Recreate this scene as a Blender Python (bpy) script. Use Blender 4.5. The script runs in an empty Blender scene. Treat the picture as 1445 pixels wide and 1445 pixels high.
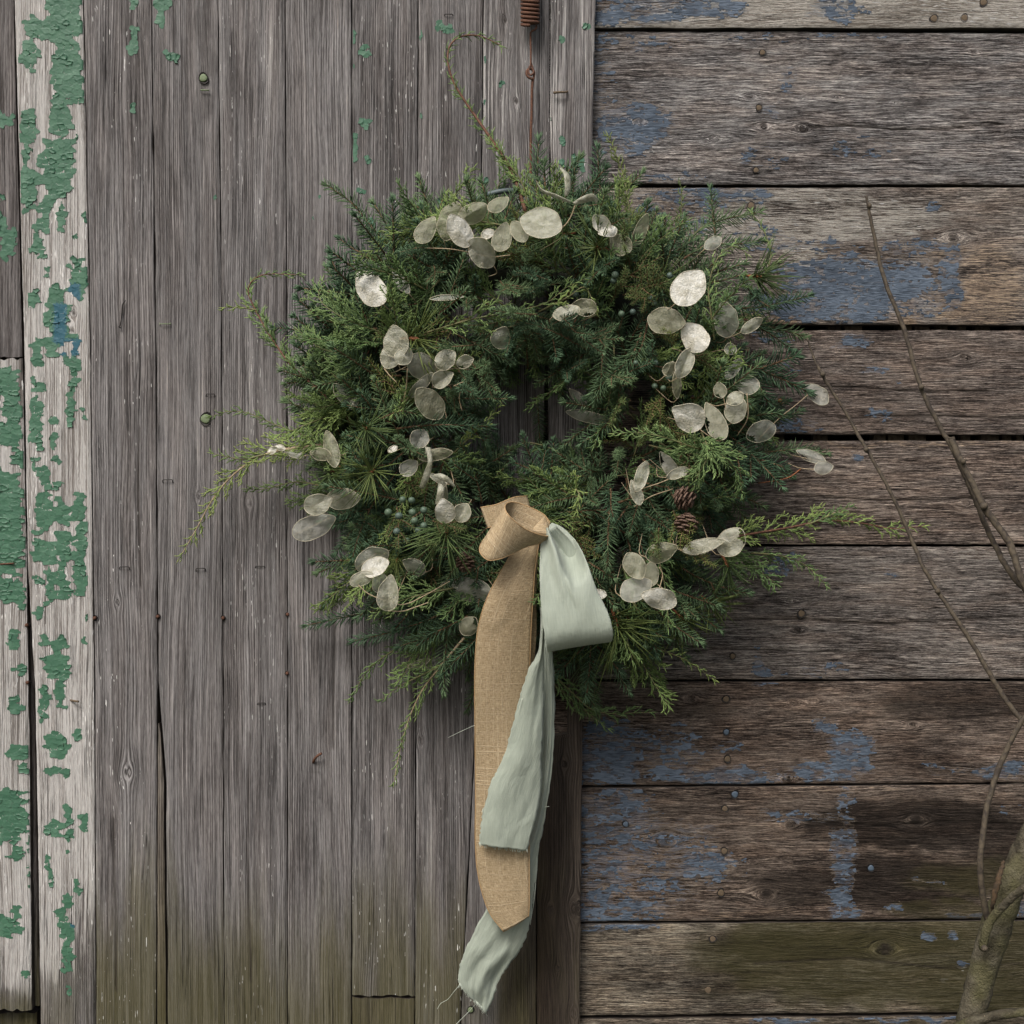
import bpy, math, random
import numpy as np
from mathutils import Vector, Matrix

# ------------------------------------------------------------------ camera, world, sun, exposure
SC = bpy.context.scene
COL = SC.collection
D = 1.8            # metres from the lens to the face of the wall boards
ZC = 1.15          # height of the lens
cam = bpy.data.cameras.new('camera')
cam.sensor_width = 36.0
cam.lens = 36.0 * D / 1.445
cam.clip_start = 0.05
cam.clip_end = 400
camo = bpy.data.objects.new('camera', cam)
camo.location = (0, -D, ZC)
camo.rotation_euler = (math.radians(90), 0, 0)
COL.objects.link(camo)
SC.camera = camo

SUN_EL, SUN_AZ = math.radians(50), math.radians(205)     # soft overcast light from high up in front, a little from the left
wd = bpy.data.worlds.new('World')
SC.world = wd
wd.use_nodes = True
wn = wd.node_tree.nodes
wl = wd.node_tree.links
bg = wn['Background']
sky = wn.new('ShaderNodeTexSky')
sky.sky_type = 'NISHITA'
sky.sun_disc = False
sky.sun_elevation = SUN_EL
sky.sun_rotation = SUN_AZ
sky.dust_density = 6.0
sky.air_density = 1.0
sky.ozone_density = 1.0
wl.new(sky.outputs[0], bg.inputs[0])
bg.inputs[1].default_value = 0.06

sl = bpy.data.lights.new('sun', 'SUN')
sl.energy = 1.5
sl.angle = math.radians(24)
sl.color = (1.0, 0.99, 0.975)
so = bpy.data.objects.new('sun', sl)
sd = Vector((math.sin(SUN_AZ) * math.cos(SUN_EL), math.cos(SUN_AZ) * math.cos(SUN_EL), math.sin(SUN_EL)))
so.rotation_euler = sd.to_track_quat('Z', 'Y').to_euler()
so.location = (0, -3, 4)
COL.objects.link(so)

SC.view_settings.view_transform = 'Standard'
SC.view_settings.look = 'None'
SC.view_settings.exposure = 1.14
SC.view_settings.gamma = 1.0
SC.view_settings.use_curve_mapping = False

rnd = random.Random(7)
PI = math.pi

# ------------------------------------------------------------------ small helpers
def PW(px, py, d):
    """millimetre-like plan position (x, y down) at distance d in front of the wall face -> world"""
    s = (D - d) / D
    return Vector(((px - 722.5) / 1000 * s, -d, ZC + (722.5 - py) / 1000 * s))

WORLD = {}          # object name -> world position of its origin (translations only)

def reg(o, wpos, parent=None):
    COL.objects.link(o)
    WORLD[o.name] = Vector(wpos)
    if parent is not None:
        o.parent = parent
        o.location = Vector(wpos) - WORLD[parent.name]
    else:
        o.location = Vector(wpos)
    return o

def tag(o, label=None, cat=None, group=None, kind=None):
    if label: o['label'] = label
    if cat: o['category'] = cat
    if group: o['group'] = group
    if kind: o['kind'] = kind
    return o

def empty(name, wpos, parent=None):
    o = bpy.data.objects.new(name, None)
    o.empty_display_size = 0.05
    return reg(o, wpos, parent)

def mesh_obj(name, verts, faces, mats, parent=None, origin=None, mat_idx=None, smooth=True, attrs=None):
    """verts in world space; the object's origin is put at 'origin' (centre of the piece by default)"""
    va = np.asarray([tuple(v) for v in verts], dtype=np.float64) if not isinstance(verts, np.ndarray) else verts
    if origin is None:
        origin = (va.min(0) + va.max(0)) / 2
    origin = np.asarray(tuple(origin))
    me = bpy.data.meshes.new(name)
    me.from_pydata((va - origin).tolist(), [], faces)
    if not isinstance(mats, (list, tuple)): mats = [mats]
    for m in mats: me.materials.append(m)
    if mat_idx is not None:
        me.polygons.foreach_set('material_index', np.asarray(mat_idx, dtype=np.int32))
    if smooth:
        me.polygons.foreach_set('use_smooth', np.ones(len(me.polygons), dtype=bool))
    if attrs:
        for k, (typ, arr) in attrs.items():
            a = me.attributes.new(k, typ, 'POINT')
            a.data.foreach_set('vector' if typ == 'FLOAT_VECTOR' else 'value', np.asarray(arr, dtype=np.float32).ravel())
    me.update()
    o = bpy.data.objects.new(name, me)
    return reg(o, Vector(origin.tolist()), parent)

# ---- numpy noise
def _h(ix, iy, seed):
    n = (ix.astype(np.int64) * 374761393 + iy.astype(np.int64) * 668265263 + seed * 144665 + 1013904223) & 0xFFFFFFFF
    n = ((n ^ (n >> 13)) * 1274126177) & 0xFFFFFFFF
    n = n ^ (n >> 16)
    n = (n * 2246822519) & 0xFFFFFFFF
    n = n ^ (n >> 15)
    return (n & 0xFFFF) / 65535.0

def vn(x, y, seed=0):
    x = np.asarray(x, dtype=np.float64); y = np.asarray(y, dtype=np.float64)
    x, y = np.broadcast_arrays(x, y)
    ix = np.floor(x); iy = np.floor(y)
    fx = x - ix; fy = y - iy
    fx = fx * fx * (3 - 2 * fx); fy = fy * fy * (3 - 2 * fy)
    a = _h(ix, iy, seed); b = _h(ix + 1, iy, seed); c = _h(ix, iy + 1, seed); d = _h(ix + 1, iy + 1, seed)
    return (a * (1 - fx) + b * fx) * (1 - fy) + (c * (1 - fx) + d * fx) * fy

def fbm(x, y, seed=0, octv=3):
    s = 0; a = 0.5; t = 0
    for k in range(octv):
        s = s + a * vn(np.asarray(x) * 2 ** k, np.asarray(y) * 2 ** k, seed + 31 * k)
        t += a; a *= 0.55
    return s / t

def sstep(a, b, x):
    t = np.clip((x - a) / (b - a), 0, 1)
    return t * t * (3 - 2 * t)

def blobs(X, Y, lst, wob=9, seed=5):
    out = np.zeros_like(X)
    if not lst: return out
    XX = X + (fbm(X / 30, Y / 30, seed) - .5) * 2 * wob * 2
    YY = Y + (fbm(X / 30, Y / 30, seed + 9) - .5) * 2 * wob
    for b in lst:
        cx, cy, rx, ry = b[:4]
        w = b[4] if len(b) > 4 else 1.0
        r = np.sqrt(((XX - cx) / rx) ** 2 + ((YY - cy) / ry) ** 2)
        out = np.maximum(out, w * (1 - sstep(0.55, 1.25, r)))
    return out

# ------------------------------------------------------------------ shader helpers
class NT:
    def __init__(s, name):
        s.m = bpy.data.materials.new(name)
        s.m.use_nodes = True
        s.t = s.m.node_tree
        s.n = s.t.nodes
        s.l = s.t.links
        s.b = s.n['Principled BSDF']
        s.out = s.n['Material Output']
    def put(s, sock, v):
        if v is None: return
        if hasattr(v, 'is_linked') or hasattr(v, 'links'):
            s.l.new(v, sock)
        else:
            if sock.type == 'RGBA' and len(v) == 3: v = (*v, 1)
            sock.default_value = v
    def math(s, op, a, b=None, c=None, clamp=False):
        n = s.n.new('ShaderNodeMath'); n.operation = op; n.use_clamp = clamp
        s.put(n.inputs[0], a)
        if b is not None: s.put(n.inputs[1], b)
        if c is not None: s.put(n.inputs[2], c)
        return n.outputs[0]
    def add(s, a, b): return s.math('ADD', a, b)
    def sub(s, a, b): return s.math('SUBTRACT', a, b)
    def mul(s, a, b): return s.math('MULTIPLY', a, b)
    def madd(s, a, b, c): return s.math('MULTIPLY_ADD', a, b, c)
    def attr(s, name):
        n = s.n.new('ShaderNodeAttribute'); n.attribute_name = name
        return n
    def sep(s, v):
        n = s.n.new('ShaderNodeSeparateXYZ'); s.put(n.inputs[0], v)
        return n.outputs
    def comb(s, x, y, z):
        n = s.n.new('ShaderNodeCombineXYZ')
        s.put(n.inputs[0], x); s.put(n.inputs[1], y); s.put(n.inputs[2], z)
        return n.outputs[0]
    def noise(s, vec, scale=1.0, detail=2.0, rough=0.5, dist=0.0):
        n = s.n.new('ShaderNodeTexNoise')
        s.put(n.inputs['Vector'], vec)
        n.inputs['Scale'].default_value = scale
        n.inputs['Detail'].default_value = detail
        n.inputs['Roughness'].default_value = rough
        n.inputs['Distortion'].default_value = dist
        return n.outputs[0]
    def smooth(s, x, a, b, lo=0.0, hi=1.0):
        n = s.n.new('ShaderNodeMapRange'); n.interpolation_type = 'SMOOTHSTEP'
        s.put(n.inputs[0], x)
        for k, v in zip((1, 2, 3, 4), (a, b, lo, hi)): s.put(n.inputs[k], v)
        return n.outputs[0]
    def ramp(s, x, stops):
        n = s.n.new('ShaderNodeValToRGB')
        e = n.color_ramp.elements
        while len(e) < len(stops): e.new(0.5)
        for k, (p, c) in enumerate(stops):
            e[k].position = p; e[k].color = (*c, 1)
        s.put(n.inputs[0], x)
        return n.outputs[0]
    def mix(s, f, a, b, mode='MIX'):
        n = s.n.new('ShaderNodeMix'); n.data_type = 'RGBA'; n.blend_type = mode
        s.put(n.inputs[0], f); s.put(n.inputs[6], a); s.put(n.inputs[7], b)
        return n.outputs[2]
    def bump(s, h, strength=0.5, dist=0.001):
        n = s.n.new('ShaderNodeBump')
        n.inputs['Strength'].default_value = strength
        n.inputs['Distance'].default_value = dist
        s.put(n.inputs['Height'], h)
        return n.outputs[0]
    def obj(s):
        n = s.n.new('ShaderNodeTexCoord'); return n.outputs['Object']
    def rand(s):
        n = s.n.new('ShaderNodeObjectInfo'); return n.outputs['Random']
    def fin(s, col=None, rough=None, bump=None, spec=None):
        if col is not None: s.put(s.b.inputs['Base Color'], col)
        if rough is not None: s.put(s.b.inputs['Roughness'], rough)
        if bump is not None: s.put(s.b.inputs['Normal'], bump)
        if spec is not None: s.b.inputs['Specular IOR Level'].default_value = spec
        return s.m

def lin(r, g, b):
    def f(c):
        c /= 255
        return c / 12.92 if c <= 0.04045 else ((c + 0.055) / 1.055) ** 2.4
    return (f(r), f(g), f(b))

# attributes of every board: gv = (grain coordinate mm, along mm, seed); m1 = (blue paint, fresh wood, stain); m2 = (moss, whitewash, knot); tone = rgb tint
def wood(name, stops, rough_sawn=False):
    n = NT(name)
    g, v, s = n.sep(n.attr('gv').outputs['Vector'])
    p, tan, dark = n.sep(n.attr('m1').outputs['Vector'])
    moss, white, knot = n.sep(n.attr('m2').outputs['Vector'])
    tone = n.attr('tone').outputs['Vector']
    s100 = n.mul(s, 13.7)
    def nz(ku, kv, off, det=3, ro=.55, di=0.0):
        return n.noise(n.comb(n.mul(g, ku), n.mul(v, kv), n.add(s100, off)), 1.0, det, ro, di)
    if rough_sawn:
        A = nz(.60, .026, 0, 4, .65, .4)
        B = nz(1.05, .085, 7, 4, .7, .5)
        C = nz(.022, .006, 3, 4, .6)
        E = nz(2.2, .30, 5, 3, .7)
        W = nz(.05, .01, 11, 2)
    else:
        A = nz(.30, .0045, 0, 3, .6, .25)
        B = nz(1.1, .018, 7, 3, .6, .2)
        C = nz(.022, .0030, 3, 3)
        E = nz(2.0, .09, 5, 2, .6)
        W = nz(.035, .003, 11, 2)
    ph = n.madd(A, 5.0, n.madd(W, 9.0, n.mul(g, 1.75)))
    ridge = n.math('SINE', ph)
    rmask = n.smooth(W, .42, .62)
    ridge = n.mul(ridge, n.madd(rmask, .8, .25))
    val = n.madd(n.sub(A, .5), .85 if not rough_sawn else 1.75, .5)
    val = n.madd(n.sub(B, .5), .8 if not rough_sawn else 1.7, val)
    val = n.madd(n.sub(E, .5), .5 if not rough_sawn else .9, val)
    val = n.madd(ridge, .11 if not rough_sawn else .05, val)
    hgt = val
    val = n.madd(n.sub(val, .5), 1.0 if not rough_sawn else 1.15, .5)
    val = n.madd(n.sub(C, .5), .45 if not rough_sawn else .9, val)
    # the split grooves: narrow dark lines along the grain
    G = nz(.55, .0032 if not rough_sawn else .010, 21, 2, .5)
    groove = n.smooth(n.math('ABSOLUTE', n.sub(G, .5)), .0, .022, 1.0, 0.0)
    gm = n.smooth(nz(.06, .006, 23, 2), .50, .62)
    groove = n.mul(groove, gm)
    col = n.ramp(n.math('MULTIPLY', val, 1.0, clamp=True), stops)  # grain colour; rough boards also have relief shadows painted into the low spots
    col = n.mix(1.0, col, tone, 'MULTIPLY')
    hue = n.smooth(nz(.05, .004 if not rough_sawn else .012, 31, 3), .4, .65)
    col = n.mix(n.mul(hue, .45), col, n.mix(1.0, col, (1.04, .98, .94) if not rough_sawn else (1.10, .96, .86), 'MULTIPLY'))
    # fresh wood
    tf = n.smooth(n.madd(n.sub(B, .5), 1.6, n.madd(n.sub(A, .5), 1.6, n.madd(n.sub(C, .5), .8, tan))), .42, .85)
    col = n.mix(n.mul(tf, .72), col, n.mix(n.smooth(val, .3, .8), lin(112, 88, 66), lin(206, 180, 150)))
    # whitewash left in the grain
    wf = n.smooth(n.madd(n.sub(A, .5), 1.5, n.madd(n.sub(B, .5), .9, n.madd(n.sub(C, .5), 1.2, white))), .40, .75)
    wcol = n.mix(E, lin(154, 151, 147), lin(200, 197, 193)) if not rough_sawn else n.mix(E, lin(176, 170, 160), lin(222, 216, 206))
    wcol = n.mix(n.smooth(val, .28, .62), lin(112, 106, 101) if not rough_sawn else lin(134, 126, 116), wcol)
    col = n.mix(wf, col, wcol)
    # stains and moss
    col = n.mix(n.mul(n.smooth(n.madd(n.sub(C, .5), .8, n.madd(n.sub(A, .5), .6, dark)), .15, .95), .78), col, (.012, .009, .007))
    mf = n.smooth(n.madd(n.sub(C, .5), 1.2, n.madd(n.sub(B, .5), .6, moss)), .15, 1.0)
    col = n.mix(n.mul(mf, .72), col, n.mix(A, (.038, .034, .011), (.110, .100, .040)))
    col = n.mix(n.mul(groove, .75), col, (.012, .010, .009))
    col = n.mix(n.mul(knot, .8), col, (.030, .024, .020))
    # tiny white flecks of old primer
    fl = nz(.48, .055, 41, 2, .5)
    ff = n.smooth(n.madd(white, .055, fl), .700, .722)
    ff = n.mul(n.mul(ff, n.smooth(nz(.03, .006, 43, 2), .47, .58)), n.smooth(white, .02, .14))
    col = n.mix(ff, col, (.72, .71, .68))
    # old blue paint
    crack = nz(.16, .30, 51, 3, .6)
    pin = n.madd(n.sub(B, .5), 1.3, n.madd(n.sub(A, .5), 1.25, n.madd(n.sub(E, .5), .9, n.madd(n.sub(C, .5), 1.2, n.madd(n.sub(nz(.17, .045, 61, 4, .62), .5), 2.0, n.madd(n.smooth(nz(.26, .055, 71, 4, .6), .555, .60), -.42, n.mul(p, .84)))))))
    pf = n.mul(n.smooth(pin, .455, .495), n.smooth(p, .01, .10))
    pcol = n.mix(n.smooth(val, .15, .7), lin(52, 62, 77), lin(130, 146, 166))
    pcol = n.mix(n.mul(n.smooth(C, .40, .62), .4), pcol, lin(92, 106, 124))
    pedge = n.mul(n.smooth(pin, .30, .44), n.sub(1.0, pf))
    pedge = n.mul(pedge, n.smooth(p, .12, .4))
    col = n.mix(n.mul(pedge, .55), col, n.mix(n.smooth(val, .2, .8), lin(150, 126, 102), lin(214, 196, 172)))
    col = n.mix(n.mul(pf, .40), col, pcol)
    h = n.madd(groove, -.8, n.madd(pf, .22, hgt))
    h = n.madd(wf, .1, h)
    bm = n.bump(h, 1.0, 0.0014 if not rough_sawn else 0.0036)
    return n.fin(col, n.madd(B, .2, .75), bm, .10)

M_DOOR = wood('weathered_grey_wood', [(0.05, lin(29, 28, 28)), (.34, lin(75, 72, 71)), (.53, lin(111, 108, 107)), (.76, lin(144, 141, 140)), (1, lin(180, 177, 175))])
M_SIDE = wood('rough_siding_wood', [(0.0, lin(26, 24, 23)), (.26, lin(74, 70, 68)), (.5, lin(120, 115, 112)), (.76, lin(166, 161, 156)), (1, lin(216, 210, 202))], True)

def simple(name, col, rough=.6, metal=0.0, var=None, scale=200, bumpd=0.0, spec=.4):
    n = NT(name)
    c = col
    nz = n.noise(n.obj(), scale, 4, .6)
    if var: c = n.mix(n.smooth(nz, .35, .65), col, var)
    n.b.inputs['Metallic'].default_value = metal
    return n.fin(c, rough, n.bump(nz, .6, bumpd) if bumpd else None, spec)

M_RUST = simple('rusty_iron', (.075, .036, .024), .8, .25, (.14, .065, .038), 400, .0006)
M_NAIL = simple('old_nail', (.06, .045, .030), .8, .2, (.16, .115, .07), 600, .0003)
M_NAILBLUE = simple('painted_nail', lin(78, 92, 106), .6, 0, lin(60, 72, 84), 500)
M_NAILGREEN = simple('green_painted_nail', lin(92, 112, 74), .65, 0, lin(112, 118, 96), 500)
M_STAPLE_SHADE = simple('staple_steel_nail_shade', (.03, .027, .025), .6, .6)
M_DARK = simple('dark_sheathing', (.010, .008, .007), .9)
M_LATH = simple('pale_lath', lin(120, 110, 98), .85, 0, lin(84, 76, 68), 120)
M_EDGE = simple('board_edge_wood', lin(72, 64, 56), .9, 0, lin(50, 44, 39), 60)
M_GROUND = simple('winter_ground', (.085, .085, .07), .95, 0, (.06, .07, .04), 14)

def green_paint():
    n = NT('green_paint')
    a = n.attr('rv').outputs['Vector']
    r, e, bl = n.sep(a)
    nz = n.noise(n.obj(), 260, 4, .6)
    c = n.mix(r, lin(48, 86, 66), lin(66, 104, 81))
    c = n.mix(n.smooth(nz, .35, .7), c, lin(58, 94, 74))
    c = n.mix(n.mul(n.smooth(n.noise(n.obj(), 40, 3), .5, .7), .5), c, lin(86, 120, 99))
    c = n.mix(bl, c, lin(38, 82, 96))
    c = n.mix(n.smooth(e, .35, .9, 0.0, .6), c, lin(60, 74, 64))
    return n.fin(c, .55, n.bump(nz, .5, .0005), .35)
M_GREEN = green_paint()

# ------------------------------------------------------------------ boards
BINFO = {}
def pts(lst):
    a = np.array(lst, dtype=float)
    return a[:, 0], a[:, 1]

def board(name, parent, vertical, e0, e1, a0, a1, d0, mat, tone, seed, thick=.021, blue=(), tan=(), dark=(), moss=(), white=(),
          knots=(), cracks=(), du=2.6, dv=6.0, wob=.9, ends=1.5, label=None, whitefn=None, tonefn=None, mossfn=None, darkfn=None, dent=()):
    """e0/e1: [(along, across)...] polylines of the two edges; a0..a1: extent along the grain (all in mm of the wall plane)"""
    def ip(e, v):
        xs, ys = pts(e); return np.interp(v, xs, ys)
    nv = max(2, int((a1 - a0) / dv)); V = np.linspace(a0, a1, nv + 1)
    E0 = ip(e0, V) + (.8 if vertical else .95) + (fbm(V / 40, seed * 3.1, seed) - .5) * 2 * wob
    E1 = ip(e1, V) - (.8 if vertical else .95) + (fbm(V / 40, seed * 3.1 + 50, seed) - .5) * 2 * wob
    nu = max(3, int(np.max(E1 - E0) / du))
    t = np.linspace(0, 1, nu + 1)
    U = E0[:, None] + (E1 - E0)[:, None] * t[None, :]
    VV = np.repeat(V[:, None], nu + 1, 1)
    # ragged ends
    r0 = (vn(U / 6, 0 * U, seed + 3) - .5) * 2 * ends
    VV = VV + np.where(np.arange(nv + 1)[:, None] == 0, r0, 0) + np.where(np.arange(nv + 1)[:, None] == nv, -r0, 0)
    # relief
    w = np.maximum(E1 - E0, 1)[:, None]
    edge = np.minimum(U - E0[:, None], E1[:, None] - U)
    dep = d0 + (fbm(U / 60, VV / 300, seed + 1) - .5) * .004 - .0012 * (1 - np.clip(edge / 3.0, 0, 1)) ** 2 * 1.5
    dep = dep + ((t[None, :] - .5) ** 2) * 4 * (vn(seed * 1.7, .5, 3) - .5) * .004
    gg = U.copy()
    gg = gg + (fbm(U / 80, VV / 520, seed + 11) - .5) * (16 if vertical else 20) + (fbm(U / 25, VV / 120, seed + 12) - .5) * 3
    kn = np.zeros_like(U)
    for k in knots:
        kx, ky, R = k[:3]
        ku, kv = (kx, ky) if vertical else (ky, kx)
        du_, dv_ = (U - ku), (VV - kv) / 1.7
        r2 = du_ ** 2 + dv_ ** 2
        fall = np.exp(-r2 / (R * 3.4) ** 2)
        push = du_ / np.maximum(np.sqrt(r2), .5) * R * 1.3 * fall
        gg = np.where(r2 < (R * 2.5) ** 2, gg, gg) - push
        ring = 1 - sstep(R * .75, R * 1.15, np.sqrt(du_ ** 2 + (VV - kv) ** 2 * .8))
        kn = np.maximum(kn, ring * (k[3] if len(k) > 3 else 1.0))
        dep = dep + ring * .0012 * (-1 if R < 6 else .5)
    for c in cracks:                      # open checks in the wood: (polyline px, depth mm)
        xs, ys = pts(c[0])
        if vertical: cu = np.interp(VV, xs, ys); ins = (VV > xs[0]) & (VV < xs[-1])
        else: cu = np.interp(VV, xs, ys); ins = (VV > xs[0]) & (VV < xs[-1])
        cc = np.where(ins, np.exp(-((U - cu) / 1.6) ** 2), 0)
        dep = dep - cc * c[1] / 1000
        kn = np.maximum(kn, cc * .95)
    px, py = (U, VV) if vertical else (VV, U)
    s = (D - d0) / D
    X = (px - 722.5) / 1000 * s
    Z = ZC + (722.5 - py) / 1000 * s
    Yw = -dep
    N = (nv + 1) * (nu + 1)
    front = np.stack([X.ravel(), Yw.ravel(), Z.ravel()], 1)
    idx = np.arange(N).reshape(nv + 1, nu + 1)
    a, b, c_, d_ = idx[:-1, :-1].ravel(), idx[:-1, 1:].ravel(), idx[1:, 1:].ravel(), idx[1:, :-1].ravel()
    quads = np.stack([a, d_, c_, b], 1) if vertical else np.stack([a, b, c_, d_], 1)
    per = np.concatenate([idx[0, :], idx[1:, -1], idx[-1, -2::-1], idx[-2:0:-1, 0]])
    back = front[per].copy(); back[:, 1] = -(d0 - thick)
    K = len(per)
    bi = N + np.arange(K)
    nx = np.roll(np.arange(K), -1)
    sides = np.stack([per, per[nx], bi[nx], bi], 1)
    if not vertical: sides = sides[:, ::-1]
    faces = quads.tolist() + sides.tolist() + [bi[::-1].tolist() if vertical else bi.tolist()]
    allv = np.concatenate([front, back])
    P1 = np.zeros((N, 3)); P2 = np.zeros((N, 3))
    fx, fy = px.ravel(), py.ravel()
    P1[:, 0] = blobs(fx, fy, blue, 9, seed); P1[:, 1] = blobs(fx, fy, tan, 9, seed + 2); P1[:, 2] = blobs(fx, fy, dark, 12, seed + 4)
    P2[:, 0] = blobs(fx, fy, moss, 14, seed + 6); P2[:, 1] = blobs(fx, fy, white, 8, seed + 8); P2[:, 2] = kn.ravel()
    if whitefn is not None: P2[:, 1] = np.maximum(P2[:, 1], whitefn(fx, fy))
    if mossfn is not None: P2[:, 0] = np.maximum(P2[:, 0], mossfn(fx, fy))
    if darkfn is not None: P1[:, 2] = np.maximum(P1[:, 2], darkfn(fx, fy))
    gg = gg * (.78 + .62 * float(vn(seed * 7.3, .5, 1)))
    GV = np.stack([gg.ravel(), VV.ravel(), np.full(N, float(seed))], 1)
    T = np.tile(np.array(tone, dtype=float), (N, 1))
    if tonefn is not None: T = T * tonefn(fx, fy)
    ex = lambda A: np.concatenate([A, A[per]])
    def depf(px_, py_):
        u_, v_ = (px_, py_) if vertical else (py_, px_)
        iv = np.clip((v_ - a0) / (a1 - a0) * nv, 0, nv - .001); i0 = iv.astype(int); fv = iv - i0
        ee0 = np.interp(v_, V, E0); ee1 = np.interp(v_, V, E1)
        iu = np.clip((u_ - ee0) / np.maximum(ee1 - ee0, 1) * nu, 0, nu - .001); j0 = iu.astype(int); fu = iu - j0
        dd = dep[i0, j0] * (1 - fv) * (1 - fu) + dep[i0 + 1, j0] * fv * (1 - fu) + dep[i0, j0 + 1] * (1 - fv) * fu + dep[i0 + 1, j0 + 1] * fv * fu
        return dd, (u_ > ee0 + .6) & (u_ < ee1 - .6)
    o = mesh_obj(name, allv, faces, [mat, M_EDGE], parent, smooth=True, mat_idx=[0] * len(quads) + [1] * (len(sides) + 1),
                 attrs={'gv': ('FLOAT_VECTOR', ex(GV)), 'm1': ('FLOAT_VECTOR', ex(P1)), 'm2': ('FLOAT_VECTOR', ex(P2)), 'tone': ('FLOAT_VECTOR', ex(T))})
    try:
        o.data.set_sharp_from_angle(angle=math.radians(50))
    except Exception:
        pass
    if label: o['label'] = label
    BINFO[o.name] = (depf, blue, seed)
    return o

# setting
mesh_obj('ground', [(-30, -30, 0), (30, -30, 0), (30, 4, 0), (-30, 4, 0)], [(0, 1, 2, 3)], M_GROUND, smooth=False)['kind'] = 'structure'

door = tag(empty('barn_door', (-.3, -.02, 0.05)), 'weathered grey barn door of upright planks with peeling green paint', 'door')
wall = tag(empty('barn_wall', (.5, 0, 0)), 'barn wall of wide horizontal boards with worn blue paint', 'wall')
DD = .022

mossV = lambda x, y: sstep(1080, 1500, y + (fbm(x / 40, y / 200, 77) - .5) * 260) * 1.05
WB1 = lambda x, y: 1.05 - sstep(1300, 1460, y + (x - 60) * 1.1 + (fbm(x / 9, y / 90, 5) - .5) * 140) * 1.0
WB0 = lambda x, y: 1.05 - sstep(1375, 1425, y + (fbm(x / 9, y / 60, 8) - .5) * 40) * 1.0

TOP, BOT = -260, 1720
planks = {}; DEP0 = {}
def vb(key, e0, e1, y0=TOP, y1=BOT, tone=(1, 1, 1), **kw):
    DEP0[key] = kw.get('d0', DD)
    planks[key] = board('plank', door, True, e0, e1, y0, y1, kw.pop('d0', DD), M_DOOR, tone, kw.pop('seed'), mossfn=kw.pop('mossfn', mossV), **kw)

vb('far', [(0, -170), (1445, -150)], [(0, -76), (1445, -62)], seed=3)
vb('v0a', [(0, -75), (505, -66)], [(0, 19), (505, 31.5)], y1=504, seed=4, tone=(.82, .80, .79), d0=DD - .001)
vb('v0b', [(505, -66), (1425, -60)], [(505, 31.5), (960, 40), (1425, 45)], y0=507, y1=1425, seed=5, whitefn=WB0, d0=DD + .003, ends=2.5, mossfn=lambda x, y: sstep(1360, 1430, y) * .8)
vb('v0c', [(1430, -60), (1720, -58)], [(1430, 52), (1720, 52)], y0=1429, seed=6, tone=(.42, .42, .43), d0=DD - .016)
vb('strip0', [(600, 33), (960, 37), (1445, 43)], [(600, 37), (960, 48.5), (1445, 56)], y0=690, y1=1419, seed=7, d0=DD - .010, tone=(.78, .74, .70), du=1.6)
vb('v1', [(0, 19.5), (480, 33), (800, 38), (960, 48), (1445, 56)], [(0, 117), (480, 127), (960, 133), (1445, 135)], seed=8, whitefn=WB1, d0=DD + .0005,
   knots=[(104, 440, 4), (101, 465, 3)], mossfn=lambda x, y: sstep(1250, 1500, y + (x - 60) * 1.2) * .6)
vb('v2', [(0, 117), (480, 127), (960, 133), (1445, 135)], [(0, 213), (480, 219), (960, 222), (1445, 220)], seed=9, knots=[(165, 850, 3, .5), (180, 1090, 5, .3)],
   whitefn=lambda x, y: .28 * np.exp(-((x - 190) / 12) ** 2) * (1 - sstep(60, 420, y)) + .12, cracks=[([(600, 196), (700, 194), (830, 198)], 1.8), ([(1150, 160), (1400, 164)], 1.8)])
vb('strip2', [(1010, 222), (1445, 220.5)], [(1010, 224), (1100, 231.5), (1445, 235)], y0=1020, seed=10, d0=DD - .003, tone=(.86, .80, .70), du=1.6)
vb('v3', [(0, 213), (480, 219.5), (960, 222.5), (1100, 233), (1445, 236)], [(0, 307), (480, 312.5), (960, 314.5), (1445, 316)], seed=11, knots=[(280, 700, 3, .4)],
   dark=[(285, 90, 14, 150, .42), (300, 330, 14, 120, .3)])
vb('v4', [(0, 307), (480, 312.5), (960, 314.5), (1445, 316)], [(0, 402), (480, 405), (960, 405.5), (1445, 405.5)], seed=12, knots=[(352, 710, 3, .6)], whitefn=lambda x, y: 0 * x + .1, cracks=[([(1030, 352), (1200, 349), (1390, 354)], 2.0)])
vb('v5', [(0, 402), (480, 405), (960, 405.5), (1445, 405.5)], [(0, 496), (380, 497), (960, 496.5), (1445, 496)], seed=13, dark=[(445, 1110, 5, 60, .5)], cracks=[([(640, 470), (820, 473), (1060, 469)], 2.0)])
vb('v6', [(0, 496), (380, 497), (960, 496.5), (1445, 496)], [(0, 590), (960, 587), (1445, 585)], y1=1405, seed=14, whitefn=lambda x, y: .12 + .2 * (1 - sstep(250, 400, y)))
vb('v6b', [(0, 496), (380, 497), (960, 496.5), (1445, 496)], [(0, 590), (960, 587), (1445, 585)], y0=1408, seed=15, tone=(.8, .76, .72), d0=DD - .003)
vb('v7', [(0, 590), (960, 587), (1445, 585)], [(0, 682), (1000, 672), (1445, 650)], seed=16, knots=[(594, 1045, 4, .5)], whitefn=lambda x, y: .16 + 0 * x, cracks=[([(300, 655), (480, 650), (760, 652)], 2.0)])
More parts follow.
